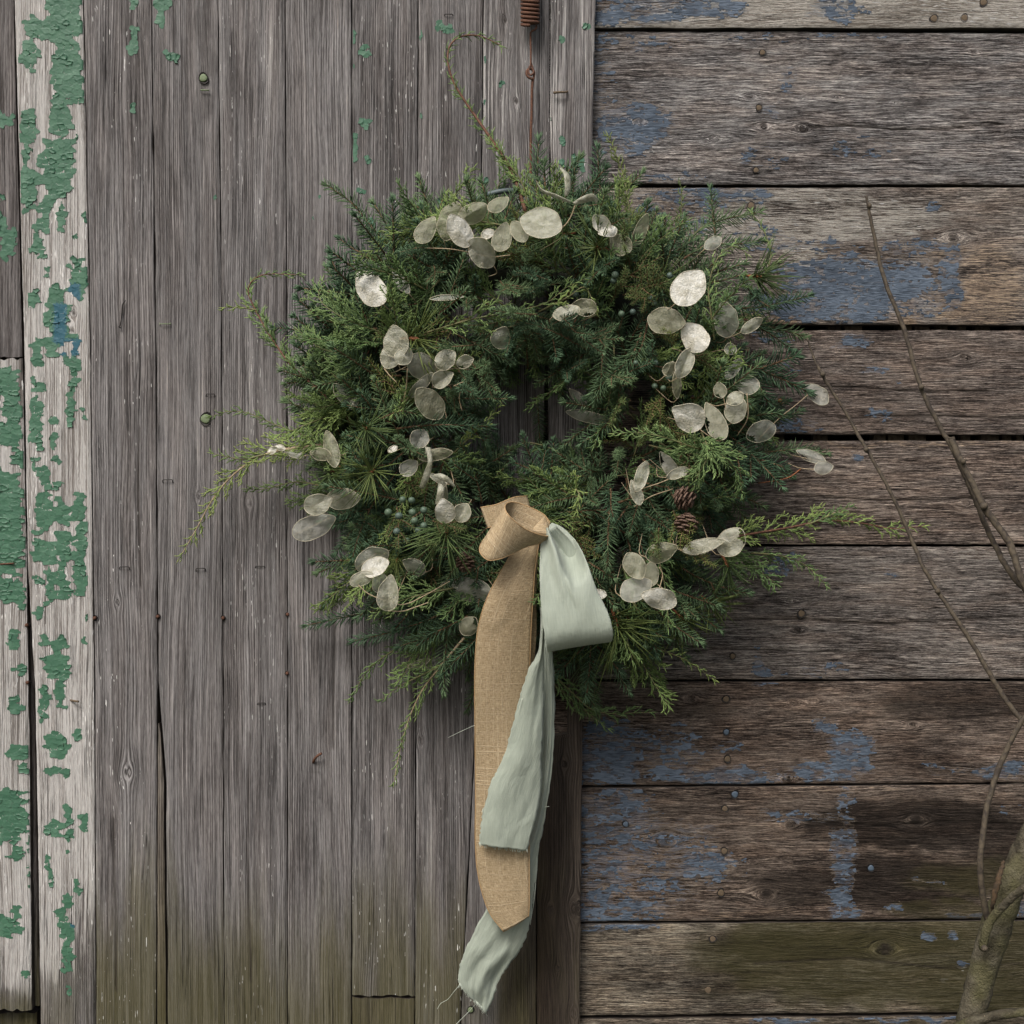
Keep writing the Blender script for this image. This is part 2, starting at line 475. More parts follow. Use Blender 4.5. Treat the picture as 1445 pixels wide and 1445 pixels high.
vb('v8', [(0, 682), (1000, 672), (1445, 650)], [(0, 776), (300, 776), (1000, 757), (1445, 757)], seed=17, whitefn=lambda x, y: .30 * (1 - sstep(250, 500, y)), knots=[(728, 143, 3, .9), (719, 71, 2, .8), (712, 26, 3, .9)],
   tonefn=lambda x, y: 1 - sstep(930, 1080, y)[:, None] * sstep(690, 715, x)[:, None] * np.array([.30, .36, .46]), darkfn=lambda x, y: sstep(950, 1100, y) * sstep(690, 725, x) * .75, mossfn=lambda x, y: sstep(1050, 1450, y) * .5)
vb('v9', [(0, 776), (300, 776), (880, 770), (899, 770), (902, 799), (1038, 801), (1041, 758), (1445, 757)], [(0, 841), (200, 837), (900, 824), (1445, 819)], seed=18, d0=DD + .002,
   knots=[(797, 1078, 4.5), (777, 1283, 5), (813, 1282, 8, .5), (743, 1358, 5.5, .8), (787, 1368, 3, .4), (810, 1430, 4, .4)], du=2.2, tonefn=lambda x, y: 1 - sstep(780, 960, y)[:, None] * (.8 + .2 * sstep(1, 0, (x - 760) / 45))[:, None] * np.array([.50, .60, .71]),
   darkfn=lambda x, y: sstep(780, 980, y) * (.82 - .22 * sstep(785, 815, x)), mossfn=lambda x, y: sstep(1000, 1500, y) * .35, whitefn=lambda x, y: .32 * (1 - sstep(180, 400, y)))

def hb(key, y0, y1, tone, seed, d0=0.0, **kw):
    DEP0[key] = d0
    planks[key] = board('siding_board', wall, False, y0, y1, 760, 1900, d0, M_SIDE, tone, seed, du=2.6, dv=6.0, wob=kw.pop('wob', 1.1), **kw)
def seam(l, r): return [(820, l), (1445, r), (1900, r + (r - l) * .7)]
hb('s0', seam(-330, -330), seam(-140, -140), (1, 1, 1), 40)
hb('s1', seam(-138, -138), seam(40, 40.5), (1.35, 1.33, 1.28), 41, d0=.007, white=[(1240, 15, 300, 40, 1.1), (1000, 34, 220, 14, 1.1)],
   blue=[(930, 12, 85, 24, .95), (1005, 8, 55, 20, .95), (860, 10, 30, 32, .8), (1175, 14, 34, 22, .9), (1215, 14, 16, 8, .6)], knots=[(956, 19, 4)])
hb('s2', seam(42, 45), seam(260, 261), (1.22, 1.24, 1.27), 42, d0=.003,
   blue=[(895, 178, 60, 42, .85), (850, 100, 22, 90, .50), (1112, 118, 14, 24, .6), (1090, 158, 16, 14, .6), (1076, 225, 26, 16, .5), (900, 58, 90, 12, .5), (1130, 54, 150, 8, .42), (940, 252, 60, 8, .55), (1220, 210, 60, 20, .2)],
   knots=[(1132, 181, 6), (1077, 178, 5, .5), (898, 173, 5, .6), (1008, 195, 4, .2), (1057, 136, 3, .9), (1183, 137, 2, .9), (1301, 137, 2, .9), (1262, 144, 2, .8), (1375, 73, 2.5, .9)],
   cracks=[([(1142, 179), (1200, 177), (1280, 183), (1340, 181), (1420, 174)], 3.0)])
hb('s3', seam(264, 262.5), seam(457, 459), (1.25, 1.18, 1.10), 43,
   blue=[(1000, 275, 90, 18, .75), (960, 300, 60, 40, .5), (1075, 275, 16, 12, .7), (1210, 395, 135, 42, 1.0), (1190, 435, 150, 22, .95), (1290, 350, 60, 18, .6), (1345, 395, 20, 55, .9), (1135, 345, 90, 12, .5), (1320, 293, 14, 8, .55), (1080, 330, 60, 25, .4)],
   tan=[(1400, 410, 70, 80, .62), (1290, 405, 22, 14, .75), (1280, 440, 18, 22, .85), (1090, 452, 90, 10, .75), (1170, 390, 40, 10, .5), (1330, 355, 40, 12, .6), (1350, 435, 30, 24, .7), (1200, 300, 140, 30, .25)],
   white=[(1150, 305, 230, 45, .75), (1135, 355, 30, 12, 1.0), (1200, 372, 120, 10, .7)], knots=[(1345, 335, 6, .5)])
hb('s4', seam(465.5, 465), seam(613, 614), (1.02, .92, .85), 44,
   blue=[(1205, 481, 32, 12, .8), (1075, 533, 28, 12, .7), (1230, 521, 26, 6, .75), (1262, 541, 12, 4, .7), (1245, 588, 22, 12, .6), (1090, 470, 40, 10, .5), (1110, 598, 70, 16, .45), (1120, 515, 20, 12, .5)], knots=[(1360, 505, 4, .3)], cracks=[([(1060, 545), (1200, 546), (1300, 553), (1400, 551)], 2.5), ([(1180, 590), (1300, 586), (1500, 592)], 2.0)])
hb('s5', seam(621, 620.5), seam(769, 769), (.98, .87, .79), 45, blue=[(1203, 646, 12, 7, .9)], tan=[(1250, 626, 260, 5, .55), (1240, 758, 120, 10, .3)], knots=[(1362, 710, 3, .6)], cracks=[([(1120, 700), (1250, 706), (1420, 702)], 2.2), ([(1180, 738), (1330, 741)], 2.0)])
hb('s6', seam(771, 770.5), seam(960, 959), (1.10, 1.05, 1.0), 46, d0=-.002,
   blue=[(1110, 800, 24, 17, .75), (1255, 806, 12, 6, .7), (1075, 940, 14, 18, .7), (1165, 950, 70, 12, .45), (940, 885, 90, 30, .45), (1072, 912, 10, 4, .7)], knots=[(1125, 890, 3, .9), (1116, 848, 2.5, .8)], white=[(1380, 785, 60, 8, .4)], dark=[(1100, 880, 60, 18, .3)], cracks=[([(960, 878), (1100, 872), (1250, 881), (1500, 866)], 2.5), ([(1000, 915), (1200, 921), (1300, 917)], 1.8)])
hb('s7', seam(962, 961), seam(1110, 1105), (.82, .70, .61), 47,
   blue=[(845, 1075, 60, 40, .95), (880, 1045, 60, 30, .7), (950, 1065, 50, 40, .55), (1000, 1096, 110, 14, .85), (1200, 1062, 36, 36, .95), (1165, 1030, 24, 20, .6), (1165, 1090, 70, 16, .85), (1425, 1088, 50, 12, .8), (1350, 1085, 70, 8, .4), (1085, 965, 22, 4, .8), (1020, 1055, 24, 12, .5)],
   tan=[(960, 1075, 60, 26, .45)], knots=[(1113, 1099, 6), (1287, 1024, 4, .4), (1120, 992, 3, .5), (1147, 990, 3, .5), (975, 986, 4, .6)], dark=[(1380, 990, 170, 34, .65), (940, 1000, 120, 24, .5), (1300, 1075, 60, 20, .5)], cracks=[([(1150, 1010), (1300, 1016), (1440, 1008)], 1.8)])
hb('s8', seam(1111.5, 1106), seam(1302, 1297), (.76, .65, .56), 48,
   blue=[(860, 1155, 80, 45, .72), (840, 1230, 60, 70, .62), (940, 1215, 110, 60, .5), (995, 1222, 42, 30, .8), (870, 1285, 80, 26, .6), (1190, 1195, 24, 40, .8), (1190, 1245, 24, 55, .85), (1192, 1140, 20, 30, .55), (1185, 1290, 34, 18, .8), (1255, 1275, 12, 9, .75), (1310, 1245, 40, 4, .6), (1390, 1290, 60, 7, .75), (1440, 1280, 15, 10, .9), (1430, 1140, 20, 8, .5), (1120, 1150, 60, 12, .45)],
   dark=[(1290, 1165, 170, 38, 1.15), (1270, 1245, 140, 45, .9), (1130, 1250, 70, 34, .75), (1420, 1200, 60, 60, .7)], moss=[(1370, 1240, 110, 30, .6), (1350, 1285, 140, 16, .7)],
   tan=[(1060, 1292, 90, 10, .5), (1150, 1110, 200, 6, .35)], knots=[(941, 1185, 8), (1081, 1262, 6.5), (1115, 1163, 6, .6), (1293, 1158, 7), (1063, 1215, 2, .8)], cracks=[([(1130, 1158), (1240, 1166), (1330, 1160), (1500, 1164)], 2.6), ([(900, 1245), (1040, 1240), (1100, 1246)], 1.6)])
hb('s9', seam(1304, 1299), seam(1434, 1428.5), (.90, .84, .70), 49, d0=.001,
   blue=[(870, 1308, 60, 7, .95), (1320, 1318, 9, 7, .8), (1345, 1316, 9, 8, .85), (1355, 1361, 12, 4, .7)], white=[(1326, 1379, 11, 4, 1.3), (1354, 1366, 11, 3, 1.2)],
   moss=[(1230, 1350, 270, 80, 1.1), (1400, 1360, 190, 90, 1.2), (1040, 1390, 70, 40, .5)], dark=[(1130, 1335, 160, 26, .75), (1020, 1385, 70, 28, .6), (1300, 1330, 80, 20, .6), (1380, 1400, 120, 24, .5)], knots=[(1249, 1339, 9)], cracks=[([(1060, 1360), (1200, 1352), (1330, 1366), (1440, 1360)], 1.8)])
hb('s10', seam(1437.5, 1431.5), seam(1600, 1596), (.9, .83, .7), 50, blue=[(1100, 1441, 70, 5, .9), (1290, 1436, 80, 5, 1.0)], moss=[(1300, 1500, 400, 80, .6)])
hb('s11', seam(1604, 1600), seam(1860, 1860), (.8, .78, .7), 51, moss=[(1300, 1700, 500, 200, .6)])

# sheathing behind the boards, with pale laths seen through the two open joints
def box(name, x0, x1, y0, y1, z0, z1, mat, parent):
    v = [(x, y, z) for x in (x0, x1) for y in (y0, y1) for z in (z0, z1)]
    f = [(0, 1, 3, 2), (4, 6, 7, 5), (0, 4, 5, 1), (2, 3, 7, 6), (0, 2, 6, 4), (1, 5, 7, 3)]
    return mesh_obj(name, v, f, mat, parent, smooth=False)
box('sheathing', -1.0, 1.3, .062, .075, .0, 2.3, M_DARK, wall)
for yy in (461.5, 617.5):
    x = 1060
    while x < 1440:
        w = rnd.uniform(9, 26)
        if rnd.random() < .62:
            a, b = PW(x, yy - 14, -.034), PW(x + w, yy + 14, -.034)
            box('lath', a.x, b.x, .026 + rnd.random() * .012, .05, b.z, a.z, M_LATH, wall)
        x += w + rnd.uniform(3, 16)

# ------------------------------------------------------------------ nails, staples
def tube_mesh(P, R, n=6, caps=True):
    """P list of Vectors, R radii -> verts, faces"""
    P = [Vector(p) for p in P]
    vs, fs = [], []
    up = None
    for i, p in enumerate(P):
        t = (P[min(i + 1, len(P) - 1)] - P[max(i - 1, 0)])
        if t.length < 1e-9: t = Vector((0, 0, 1))
        t.normalize()
        if up is None:
            up = Vector((0, -1, 0)) if abs(t.y) < .9 else Vector((0, 0, 1))
        b = t.cross(up)
        if b.length < 1e-6: b = t.orthogonal()
        b.normalize(); up = b.cross(t); up.normalize()
        r = R[i] if hasattr(R, '__len__') else R
        for k in range(n):
            a = 2 * PI * k / n
            vs.append(p + b * math.cos(a) * r + up * math.sin(a) * r)
    for i in range(len(P) - 1):
        for k in range(n):
            k2 = (k + 1) % n
            fs.append((i * n + k, i * n + k2, (i + 1) * n + k2, (i + 1) * n + k))
    if caps:
        fs.append(tuple(range(n - 1, -1, -1)))
        fs.append(tuple((len(P) - 1) * n + k for k in range(n)))
    return vs, fs

def spline(P, per=6):
    """Catmull-Rom through a list of tuples"""
    P = [np.array(p, dtype=float) for p in P]
    out = []
    for i in range(len(P) - 1):
        p0 = P[i - 1] if i else 2 * P[0] - P[1]
        p1, p2 = P[i], P[i + 1]
        p3 = P[i + 2] if i + 2 < len(P) else 2 * P[-1] - P[-2]
        for k in range(per):
            t = k / per
            out.append(.5 * ((2 * p1) + (-p0 + p2) * t + (2 * p0 - 5 * p1 + 4 * p2 - p3) * t * t + (-p0 + 3 * p1 - 3 * p2 + p3) * t ** 3))
    out.append(P[-1])
    return out

_nail = {}
def nail(px, py, r, d, par, mat, proud=.0016, kind='nail'):
    key = mat.name
    if key not in _nail:
        vs = [(0, -1.0, 0)]; fs = []; mi = []
        for ring, (rr, yy) in enumerate(((.45, -1.0), (.82, -.75), (1.0, -.1), (1.0, .6), (1.24, -.02), (1.3, 1.2))):
            for k in range(12):
                a = 2 * PI * k / 12
                w = 1 + .06 * math.sin(3 * a + 1) + (.10 * math.sin(2 * a) if ring > 3 else 0)
                vs.append((math.cos(a) * rr * w * (1.15 if ring > 3 else 1), yy, math.sin(a) * rr * w))
        for k in range(12):
            fs.append((0, 1 + k, 1 + (k + 1) % 12)); mi.append(0)
            for q in range(5):
                fs.append((1 + q * 12 + k, 13 + q * 12 + k, 13 + q * 12 + (k + 1) % 12, 1 + q * 12 + (k + 1) % 12)); mi.append(0 if q < 2 else 1)  # dark outer ring paints the shadow around a sunken nail head
        me = bpy.data.meshes.new(kind); me.from_pydata(vs, [], fs); me.materials.append(mat); me.materials.append(M_STAPLE_SHADE)
        me.polygons.foreach_set('material_index', np.array(mi, dtype=np.int32))
        _nail[key] = me
    o = bpy.data.objects.new(kind, _nail[key])
    reg(o, PW(px, py, d), par)
    o.scale = (r / 1000, proud, r / 1000)
    o.rotation_euler = (rnd.uniform(-.05, .05), rnd.uniform(0, 6), rnd.uniform(-.05, .05))
    return o

for k, lst in {'s1': [(1318, 26), (1361, 25), (1388, 3)], 's2': [(1076, 74), (1071, 152), (1067, 240)], 's4': [(1055, 493), (1056, 518)], 's3': [(1060, 290)],
               's6': [(1034, 926), (1131, 866)], 's7': [(1024.6, 986.5), (1026.5, 1071)], 's8': [(1023, 1141), (1022, 1201), (1017.5, 1260)], 's9': [(999, 1397), (1005.7, 1325)]}.items():
    for (x, y) in lst: nail(x, y, rnd.uniform(3.6, 4.8), .004 if k == 's2' else .0015 if k != 's1' else .008, planks[k], M_NAIL, .0006)
for k, lst in {'s7': [(1025, 1033)], 's8': [(1037, 1121), (883, 1163), (1229, 1225)]}.items():
    for (x, y) in lst: nail(x, y, rnd.uniform(3.6, 4.6), .002, planks[k], M_NAILBLUE, .001)
nail(287, 110, 5.6, DD + .002, planks['v3'], M_NAILGREEN, .0016)
nail(290, 591, 6.6, DD + .002, planks['v3'], M_NAILGREEN, .0016)
nail(664, 1425, 4, DD + .002, planks['v8'], M_NAILGREEN, .002)
for k, x, y in (('v1', 134, 872), ('v3', 223, 870), ('v4', 315, 872), ('v5', 406, 867), ('v5', 405.5, 950), ('v0b', 39, 963), ('v0b', 38, 882)):
    nail(x, y, 2.6, DD + .001, planks[k], M_RUST, .004)

def bar(name, P, r, mat, par, n=6):
    v, f = tube_mesh(P, r, n)
    return mesh_obj(name, v, f, mat, par)
def staple(x, y, w, par, drop=4, mat=None, ang=0.0):
    ca, sa = math.cos(ang), math.sin(ang)
    pp = [(x - w / 2, y + drop, DD - .003), (x - w / 2, y + 1, DD + .0018), (x - w / 2 + 1, y, DD + .003), (x + w / 2 - 1, y + sa * w, DD + .003), (x + w / 2, y + 1 + sa * w, DD + .0018), (x + w / 2, y + drop + sa * w, DD - .003)]
    bar('staple', [PW(*p) for p in pp], .00062, mat or M_STAPLE_SHADE, par)
for k, x, y, w in (('v3', 297, 556, 12), ('v3', 236.5, 677, 14), ('v2', 175.5, 800, 14), ('v3', 283, 802, 13), ('v4', 367, 799, 13), ('v5', 462, 794, 14), ('v4', 369, 992, 11), ('v7', 633, 20, 12)):
    staple(x, y, w, planks[k], rnd.uniform(3, 7))
staple(233, 457, 15, planks['v3'], -3, M_NAILGREEN)
bar('staple', [PW(283, 127, DD + .003), PW(295, 127.5, DD + .003)], .0011, M_NAILGREEN, planks['v3'])
bar('bent_nail', [PW(*p) for p in spline([(442, 1076, DD), (444, 1071, DD + .006), (449, 1066, DD + .010), (454, 1063, DD + .011)], 3)], .0019, M_RUST, planks['v5'])
bar('bent_nail', [PW(*p) for p in spline([(100, 988, DD), (103, 989, DD + .007), (111, 990, DD + .009)], 3)], .0015, M_NAIL, planks['v1'])
bar('bent_nail', [PW(0, 796, DD + .004), PW(20, 795, DD + .006)], .0012, M_RUST, planks['v0b'])
bar('bent_nail', [PW(*p) for p in spline([(801, 128, DD), (799, 130, DD + .008), (790, 130, DD + .010), (781, 131, DD + .008)], 3)], [.0011 + .00009 * i for i in range(10)], M_NAIL, planks['v9'])
bar('wire_scrap', [PW(*p) for p in spline([(177, 424, DD + .003), (173, 430, DD + .004), (172, 445, DD + .002), (169, 460, DD + .003), (167, 461, DD + .004), (171, 463, DD + .003)], 4)], .0009, M_STAPLE_SHADE, planks['v2'])
for (x, y) in ((716, 25), (728, 144)):
    pass

# ------------------------------------------------------------------ green paint: real flakes, one part for each island of paint
def paint(rects, key, seed, cw=10, ch=7, d0=DD + .0008, blue=(), warp=6.0, xr=(-400, 2000), res=1.0):
    x0 = max(min(r[0] for r in rects) - 8, xr[0]); x1 = min(max(r[2] for r in rects) + 8, xr[1])
    y0 = min(r[1] for r in rects) - 8; y1 = max(r[3] for r in rects) + 8
    xs = np.arange(x0, x1 + .01, res); ys = np.arange(y0, y1 + .01, res)
    X, Y = np.meshgrid(xs, ys)
    def mask(X, Y):
        xx = X + (fbm(X / 8, Y / 8, seed) - .5) * 2.4 * warp
        yy = Y + (fbm(X / 8, Y / 8, seed + 5) - .5) * 2.4 * warp
        m = np.full(X.shape, 9.0)
        for r in rects:
            cx, cy = (r[0] + r[2]) / 2, (r[1] + r[3]) / 2
            hx, hy = (r[2] - r[0]) / 2 + .6, (r[3] - r[1]) / 2 + .6
            m = np.minimum(m, (np.abs(xx - cx) / hx) ** 2.6 + (np.abs(yy - cy) / hy) ** 2.6)
        return m
    XW = X + (fbm(X / 6, Y / 6, seed + 40) - .5) * 3.5; YW = Y + (fbm(X / 6, Y / 6, seed + 41) - .5) * 3.5
    gi, gj = np.floor(XW / cw), np.floor(YW / ch)
    F1 = np.full(X.shape, 9.0); F2 = np.full(X.shape, 9.0)
    CXm = np.zeros(X.shape); CYm = np.zeros(X.shape); ID = np.zeros(X.shape)
    for a in (-1, 0, 1):
        for b in (-1, 0, 1):
            ii, jj = gi + a, gj + b
            px = (ii + .5 + (_h(ii, jj, seed) - .5) * .8 + (jj % 2) * .25) * cw
            py = (jj + .5 + (_h(ii, jj, seed + 1) - .5) * .75) * ch
            dd = (np.abs((XW - px) / cw) ** 3 + np.abs((YW - py) / ch) ** 3) ** (1 / 3)
            n1 = dd < F1
            F2 = np.where(n1, F1, np.minimum(F2, dd)); 
            CXm = np.where(n1, px, CXm); CYm = np.where(n1, py, CYm); ID = np.where(n1, _h(ii, jj, seed + 2), ID)
            F1 = np.where(n1, dd, F1)
    inc = (mask(CXm, CYm) < 1.0) & (mask(X, Y) < 2.2) & (ID > .07)
    inc |= mask(X, Y) < .55
    gapd = F2 - F1
    id2 = (ID * 977.3) % 1.0; id3 = (ID * 331.7) % 1.0
    lift = .0002 + .0005 * id2
    curl = (.0001 + .0006 * id3 + np.where(id3 > .88, .0012, 0)) * np.clip(1 - gapd / .5, 0, 1) ** 2
    tilt = (id2 - .5) * .0010 * (Y - CYm) / ch + (id3 - .5) * .0010 * (X - CXm) / cw
    crack = np.clip(1 - gapd / (.085 + .05 * id3), 0, 1)
    dep = d0 + lift + curl + tilt - crack * .0007
    pad = np.pad(inc, 1)
    inner = pad[:-2, 1:-1] & pad[2:, 1:-1] & pad[1:-1, :-2] & pad[1:-1, 2:]
    rim = inc & ~inner
    jx = (vn(X * 1.7, Y * 1.7, seed + 60) - .5) * .8; jy = (vn(X * 1.7, Y * 1.7, seed + 61) - .5) * .8
    bl = np.zeros(X.shape)
    for b in blue: bl = np.maximum(bl, ((np.abs(X - b[0] + jx * 8) < b[2]) & (np.abs(Y - b[1] + jy * 8) < b[3])) * 1.0)
    base, ok = BINFO[planks[key].name][0](X, Y)
    islands(inc & (ok | (X < 0)), X + jx * res, Y + jy * res, dep - d0 + base, base, (ID, crack, bl), planks[key], M_GREEN, 7, .0007, d0)

def islands(inc, X, Y, dep, base, attrs, parent, mat, least, skirt, d0, merge=0, names=('paint_patch', 'paint_flecks')):
    quad = inc[:-1, :-1] & inc[1:, :-1] & inc[:-1, 1:] & inc[1:, 1:]
    labq = np.full(quad.shape, -1, dtype=int); groups = []
    for (r, c) in zip(*np.nonzero(quad)):
        if labq[r, c] >= 0: continue
        nl = len(groups); st = [(r, c)]; labq[r, c] = nl; g = []
        while st:
            a, b = st.pop(); g.append((a, b))
            for a2, b2 in ((a + 1, b), (a - 1, b), (a, b + 1), (a, b - 1)):
                if 0 <= a2 < quad.shape[0] and 0 <= b2 < quad.shape[1] and quad[a2, b2] and labq[a2, b2] < 0:
                    labq[a2, b2] = nl; st.append((a2, b2))
        groups.append(g)
    big = [(names[0], g) for g in groups if len(g) >= max(least, merge)]
    rest = [q for g in groups if least <= len(g) < merge for q in g]
    if rest: big.append((names[1], rest))
    s = (D - d0) / D
    for name, q in big:
        idx = {}; V, F, A = [], [], []
        def vid(r, c):
            if (r, c) not in idx:
                idx[(r, c)] = len(V)
                V.append(((X[r, c] - 722.5) / 1000 * s, -dep[r, c], ZC + (722.5 - Y[r, c]) / 1000 * s))
                A.append((attrs[0][r, c], attrs[1][r, c], attrs[2][r, c]))
            return idx[(r, c)]
        for r, c in q:
            F.append((vid(r, c), vid(r + 1, c), vid(r + 1, c + 1), vid(r, c + 1)))
        inv = {v: k for k, v in idx.items()}
        cnt = set()
        for f in F:
            for a, b in zip(f, f[1:] + f[:1]): cnt.add((a, b))
        low = {}
        for (a, b) in list(cnt):
            if (b, a) in cnt: continue
            for e in (a, b):
                if e not in low:
                    low[e] = len(V); p = V[e]; rc = inv[e]
                    V.append((p[0], -(base[rc] - skirt), p[2])); A.append((A[e][0], .6, A[e][2]))
            F.append((b, a, low[a], low[b]))
        o = mesh_obj(name, V, F, mat, parent, attrs={'rv': ('FLOAT_VECTOR', A)})
        o['kind'] = 'stuff'
        try: o.data.set_sharp_from_angle(angle=math.radians(55))
        except Exception: pass

def blue_paint():
    n = NT('old_blue_paint')
    r, e, bl = n.sep(n.attr('rv').outputs['Vector'])
    o = n.obj(); x, y, z = n.sep(o)
    f = n.noise(n.comb(n.mul(x, 70), n.mul(y, 70), n.mul(z, 620)), 1, 4, .65, .4)
    b = n.noise(o, 16, 3, .6)
    c = n.mix(n.smooth(n.madd(n.sub(b, .5), .6, f), .30, .68), lin(40, 46, 54), lin(100, 111, 124))
    c = n.mix(n.mul(r, .4), c, lin(84, 97, 113))
    c = n.mix(n.smooth(n.noise(n.comb(n.mul(x, 40), n.mul(y, 40), n.mul(z, 300)), 1, 4, .7, .6), .56, .68, 0.0, .55), c, lin(72, 64, 58))
    c = n.mix(n.smooth(e, .3, .9, 0.0, .55), c, lin(140, 136, 130))
    return n.fin(c, .65, n.bump(f, 1.0, .0024), .12)
M_BLUE = blue_paint()
for key, pl in planks.items():
    depf, blue, seed = BINFO[pl.name]
    if not blue: continue
    x0 = max(min(b[0] - b[2] * 1.4 for b in blue), 800); x1 = min(max(b[0] + b[2] * 1.4 for b in blue), 1520)
    y0 = min(b[1] - b[3] * 1.4 for b in blue); y1 = max(b[1] + b[3] * 1.4 for b in blue)
    X, Y = np.meshgrid(np.arange(x0, x1, 1.0), np.arange(y0, y1, 1.0))
    p = blobs(X, Y, blue, 11, seed)
    N1 = fbm(X / 17, Y / 5.5, seed + 70); N2 = fbm(X / 6, Y / 1.9, seed + 71); N3 = fbm(X / 45, Y / 18, seed + 72)
    f = p * .96 + 1.7 * (N1 - .5) + 1.5 * (N2 - .5) + 1.3 * (N3 - .5)
    base, ok = depf(X, Y)
    inc = (p > .10) & (f > .60) & ok
    dep = base + .00035 + (N1 - .5) * .0006 + (N2 - .5) * .0008
    rv = fbm(X / 9, Y / 5, seed + 75)
    jx = (vn(X * 1.7, Y * 1.7, seed + 60) - .5) * .7; jy = (vn(X * 1.7, Y * 1.7, seed + 61) - .5) * .7
    islands(inc, X + jx, Y + jy, dep, base, (rv, np.clip(1 - (f - .60) / .08, 0, 1) * .5, rv * 0), pl, M_BLUE, 3, .0005, DEP0[key], 90)

B1 = [(58, -30, 117, 32), (35, 22, 117, 58), (31, 55, 52, 105), (74, 55, 117, 148), (40, 70, 54, 92), (27, 150, 52, 205), (66, 140, 100, 200), (98, 120, 117, 150), (58, 190, 105, 285), (27, 200, 40, 300),
      (27, 235, 54, 300), (55, 280, 75, 308), (82, 280, 91, 324), (44, 310, 68, 330), (42, 335, 65, 364), (97, 362, 123, 424), (62, 375, 71, 388), (40, 405, 57, 434), (64, 400, 90, 480), (118, 290, 125, 322), (104, 190, 110, 200), (104, 325, 109, 338),
      (78, 430, 98, 490), (41, 475, 62, 516), (66, 475, 80, 508), (86, 500, 97, 516), (43, 530, 50, 548), (54, 540, 63, 557), (44, 550, 60, 640), (99, 478, 112, 540), (95, 540, 108, 600), (70, 585, 80, 600), (70, 610, 81, 632), (40, 600, 50, 625), (115, 575, 120, 595),
      (45, 640, 54, 672), (76, 643, 87, 660), (57, 657, 72, 690), (78, 678, 88, 691), (48, 690, 75, 757), (80, 700, 92, 735), (92, 715, 104, 740), (105, 693, 122, 732), (47, 757, 64, 790), (82, 742, 98, 800), (103, 735, 124, 800), (45, 767, 78, 795), (62, 790, 76, 856),
      (80, 790, 96, 850), (104, 795, 124, 842), (47, 812, 60, 823), (50, 853, 60, 874), (80, 832, 97, 848), (118, 866, 124, 878), (56, 892, 72, 912), (77, 897, 97, 918), (113, 897, 123, 910), (58, 922, 98, 960),
      (55, 958, 68, 1025), (79, 955, 93, 1000), (63, 1030, 95, 1066), (101, 1030, 115, 1050), (58, 1080, 100, 1096), (90, 1132, 104, 1165), (60, 1158, 90, 1180), (95, 1165, 105, 1184), (113, 1148, 125, 1177), (65, 1205, 74, 1248), (92, 1198, 98, 1208), (105, 1242, 112, 1264),
      (86, 1262, 104, 1282), (79, 1278, 95, 1320), (90, 1300, 103, 1325), (88, 1325, 102, 1374), (92, 1392, 104, 1406)]
B1 = [(a, b, c, d) for a, b, c, d in B1]
paint(B1, 'v1', 11, blue=[(85, 450, 9, 22), (104, 412, 9, 12), (84, 474, 9, 10), (100, 490, 16, 12), (106, 1303, 6, 6)], xr=(22, 124), warp=6)
B0 = [(-20, 517, 25, 556), (4, 550, 30, 610), (-10, 595, 32, 632), (20, 630, 33, 662), (-30, 660, 35, 822), (-30, 820, 22, 850), (14, 815, 36, 852), (27, 850, 34, 866), (10, 885, 25, 920), (20, 938, 34, 952),
      (10, 980, 32, 1004), (14, 1050, 40, 1075), (26, 1075, 38, 1095), (-20, 1112, 37, 1195), (15, 1195, 33, 1219), (39, 1165, 43, 1254), (-20, 1290, 28, 1322), (18, 1278, 30, 1295), (10, 1312, 20, 1328), (39, 1318, 43, 1338), (30, 1370, 40, 1380)]
paint(B0, 'v0b', 12, cw=13, ch=6, d0=DD + .0038, warp=5.5, xr=(-50, 43))
paint([(-10, 160, 20, 180), (-10, 275, 6, 285), (-20, 300, 13, 330), (0, 318, 22, 364)], 'v0a', 13, cw=8, ch=8, d0=DD, xr=(-50, 24))
def small(key, seed, rects): paint(rects, key, seed, cw=7, ch=7, warp=2.2, res=.8)
small('v2', 14, [(183, -5, 196, 12), (183, 38, 195, 58), (181, 58, 197, 78), (184, 142, 192, 160)])
small('v3', 15, [(216, -5, 240, 14), (219, 14, 234, 38), (230, 72, 254, 87), (301, 274, 305, 284)])
small('v6', 16, [(508, 62, 523, 80), (498, 42, 501, 62), (496.5, 88, 501, 98), (498, 190, 505, 229), (508, 165, 519, 180), (512, 168, 527, 176), (514, 219, 523, 229), (505, 265, 515, 273), (521, 283, 531, 293), (520, 305, 528, 318)])
small('v7', 17, [(615, 28, 625, 40), (618, 34, 640, 45), (592, 40, 595, 60), (592, 158, 595, 169), (618, 280, 626, 292)])
small('v8', 18, [(704, 112, 711, 121), (684, 80, 686, 90), (683, 248, 687, 262), (684, 140, 686, 150)])
small('v9', 19, [(790, 50, 798, 61), (821, 32, 831, 43), (790, 192, 797, 204), (790, 223, 798, 236), (805, 219, 818, 229), (776, 165, 779, 172), (815, 225, 826, 240)])
small('v5', 20, [(450, 276, 453, 281), (440, 305, 443, 312)])

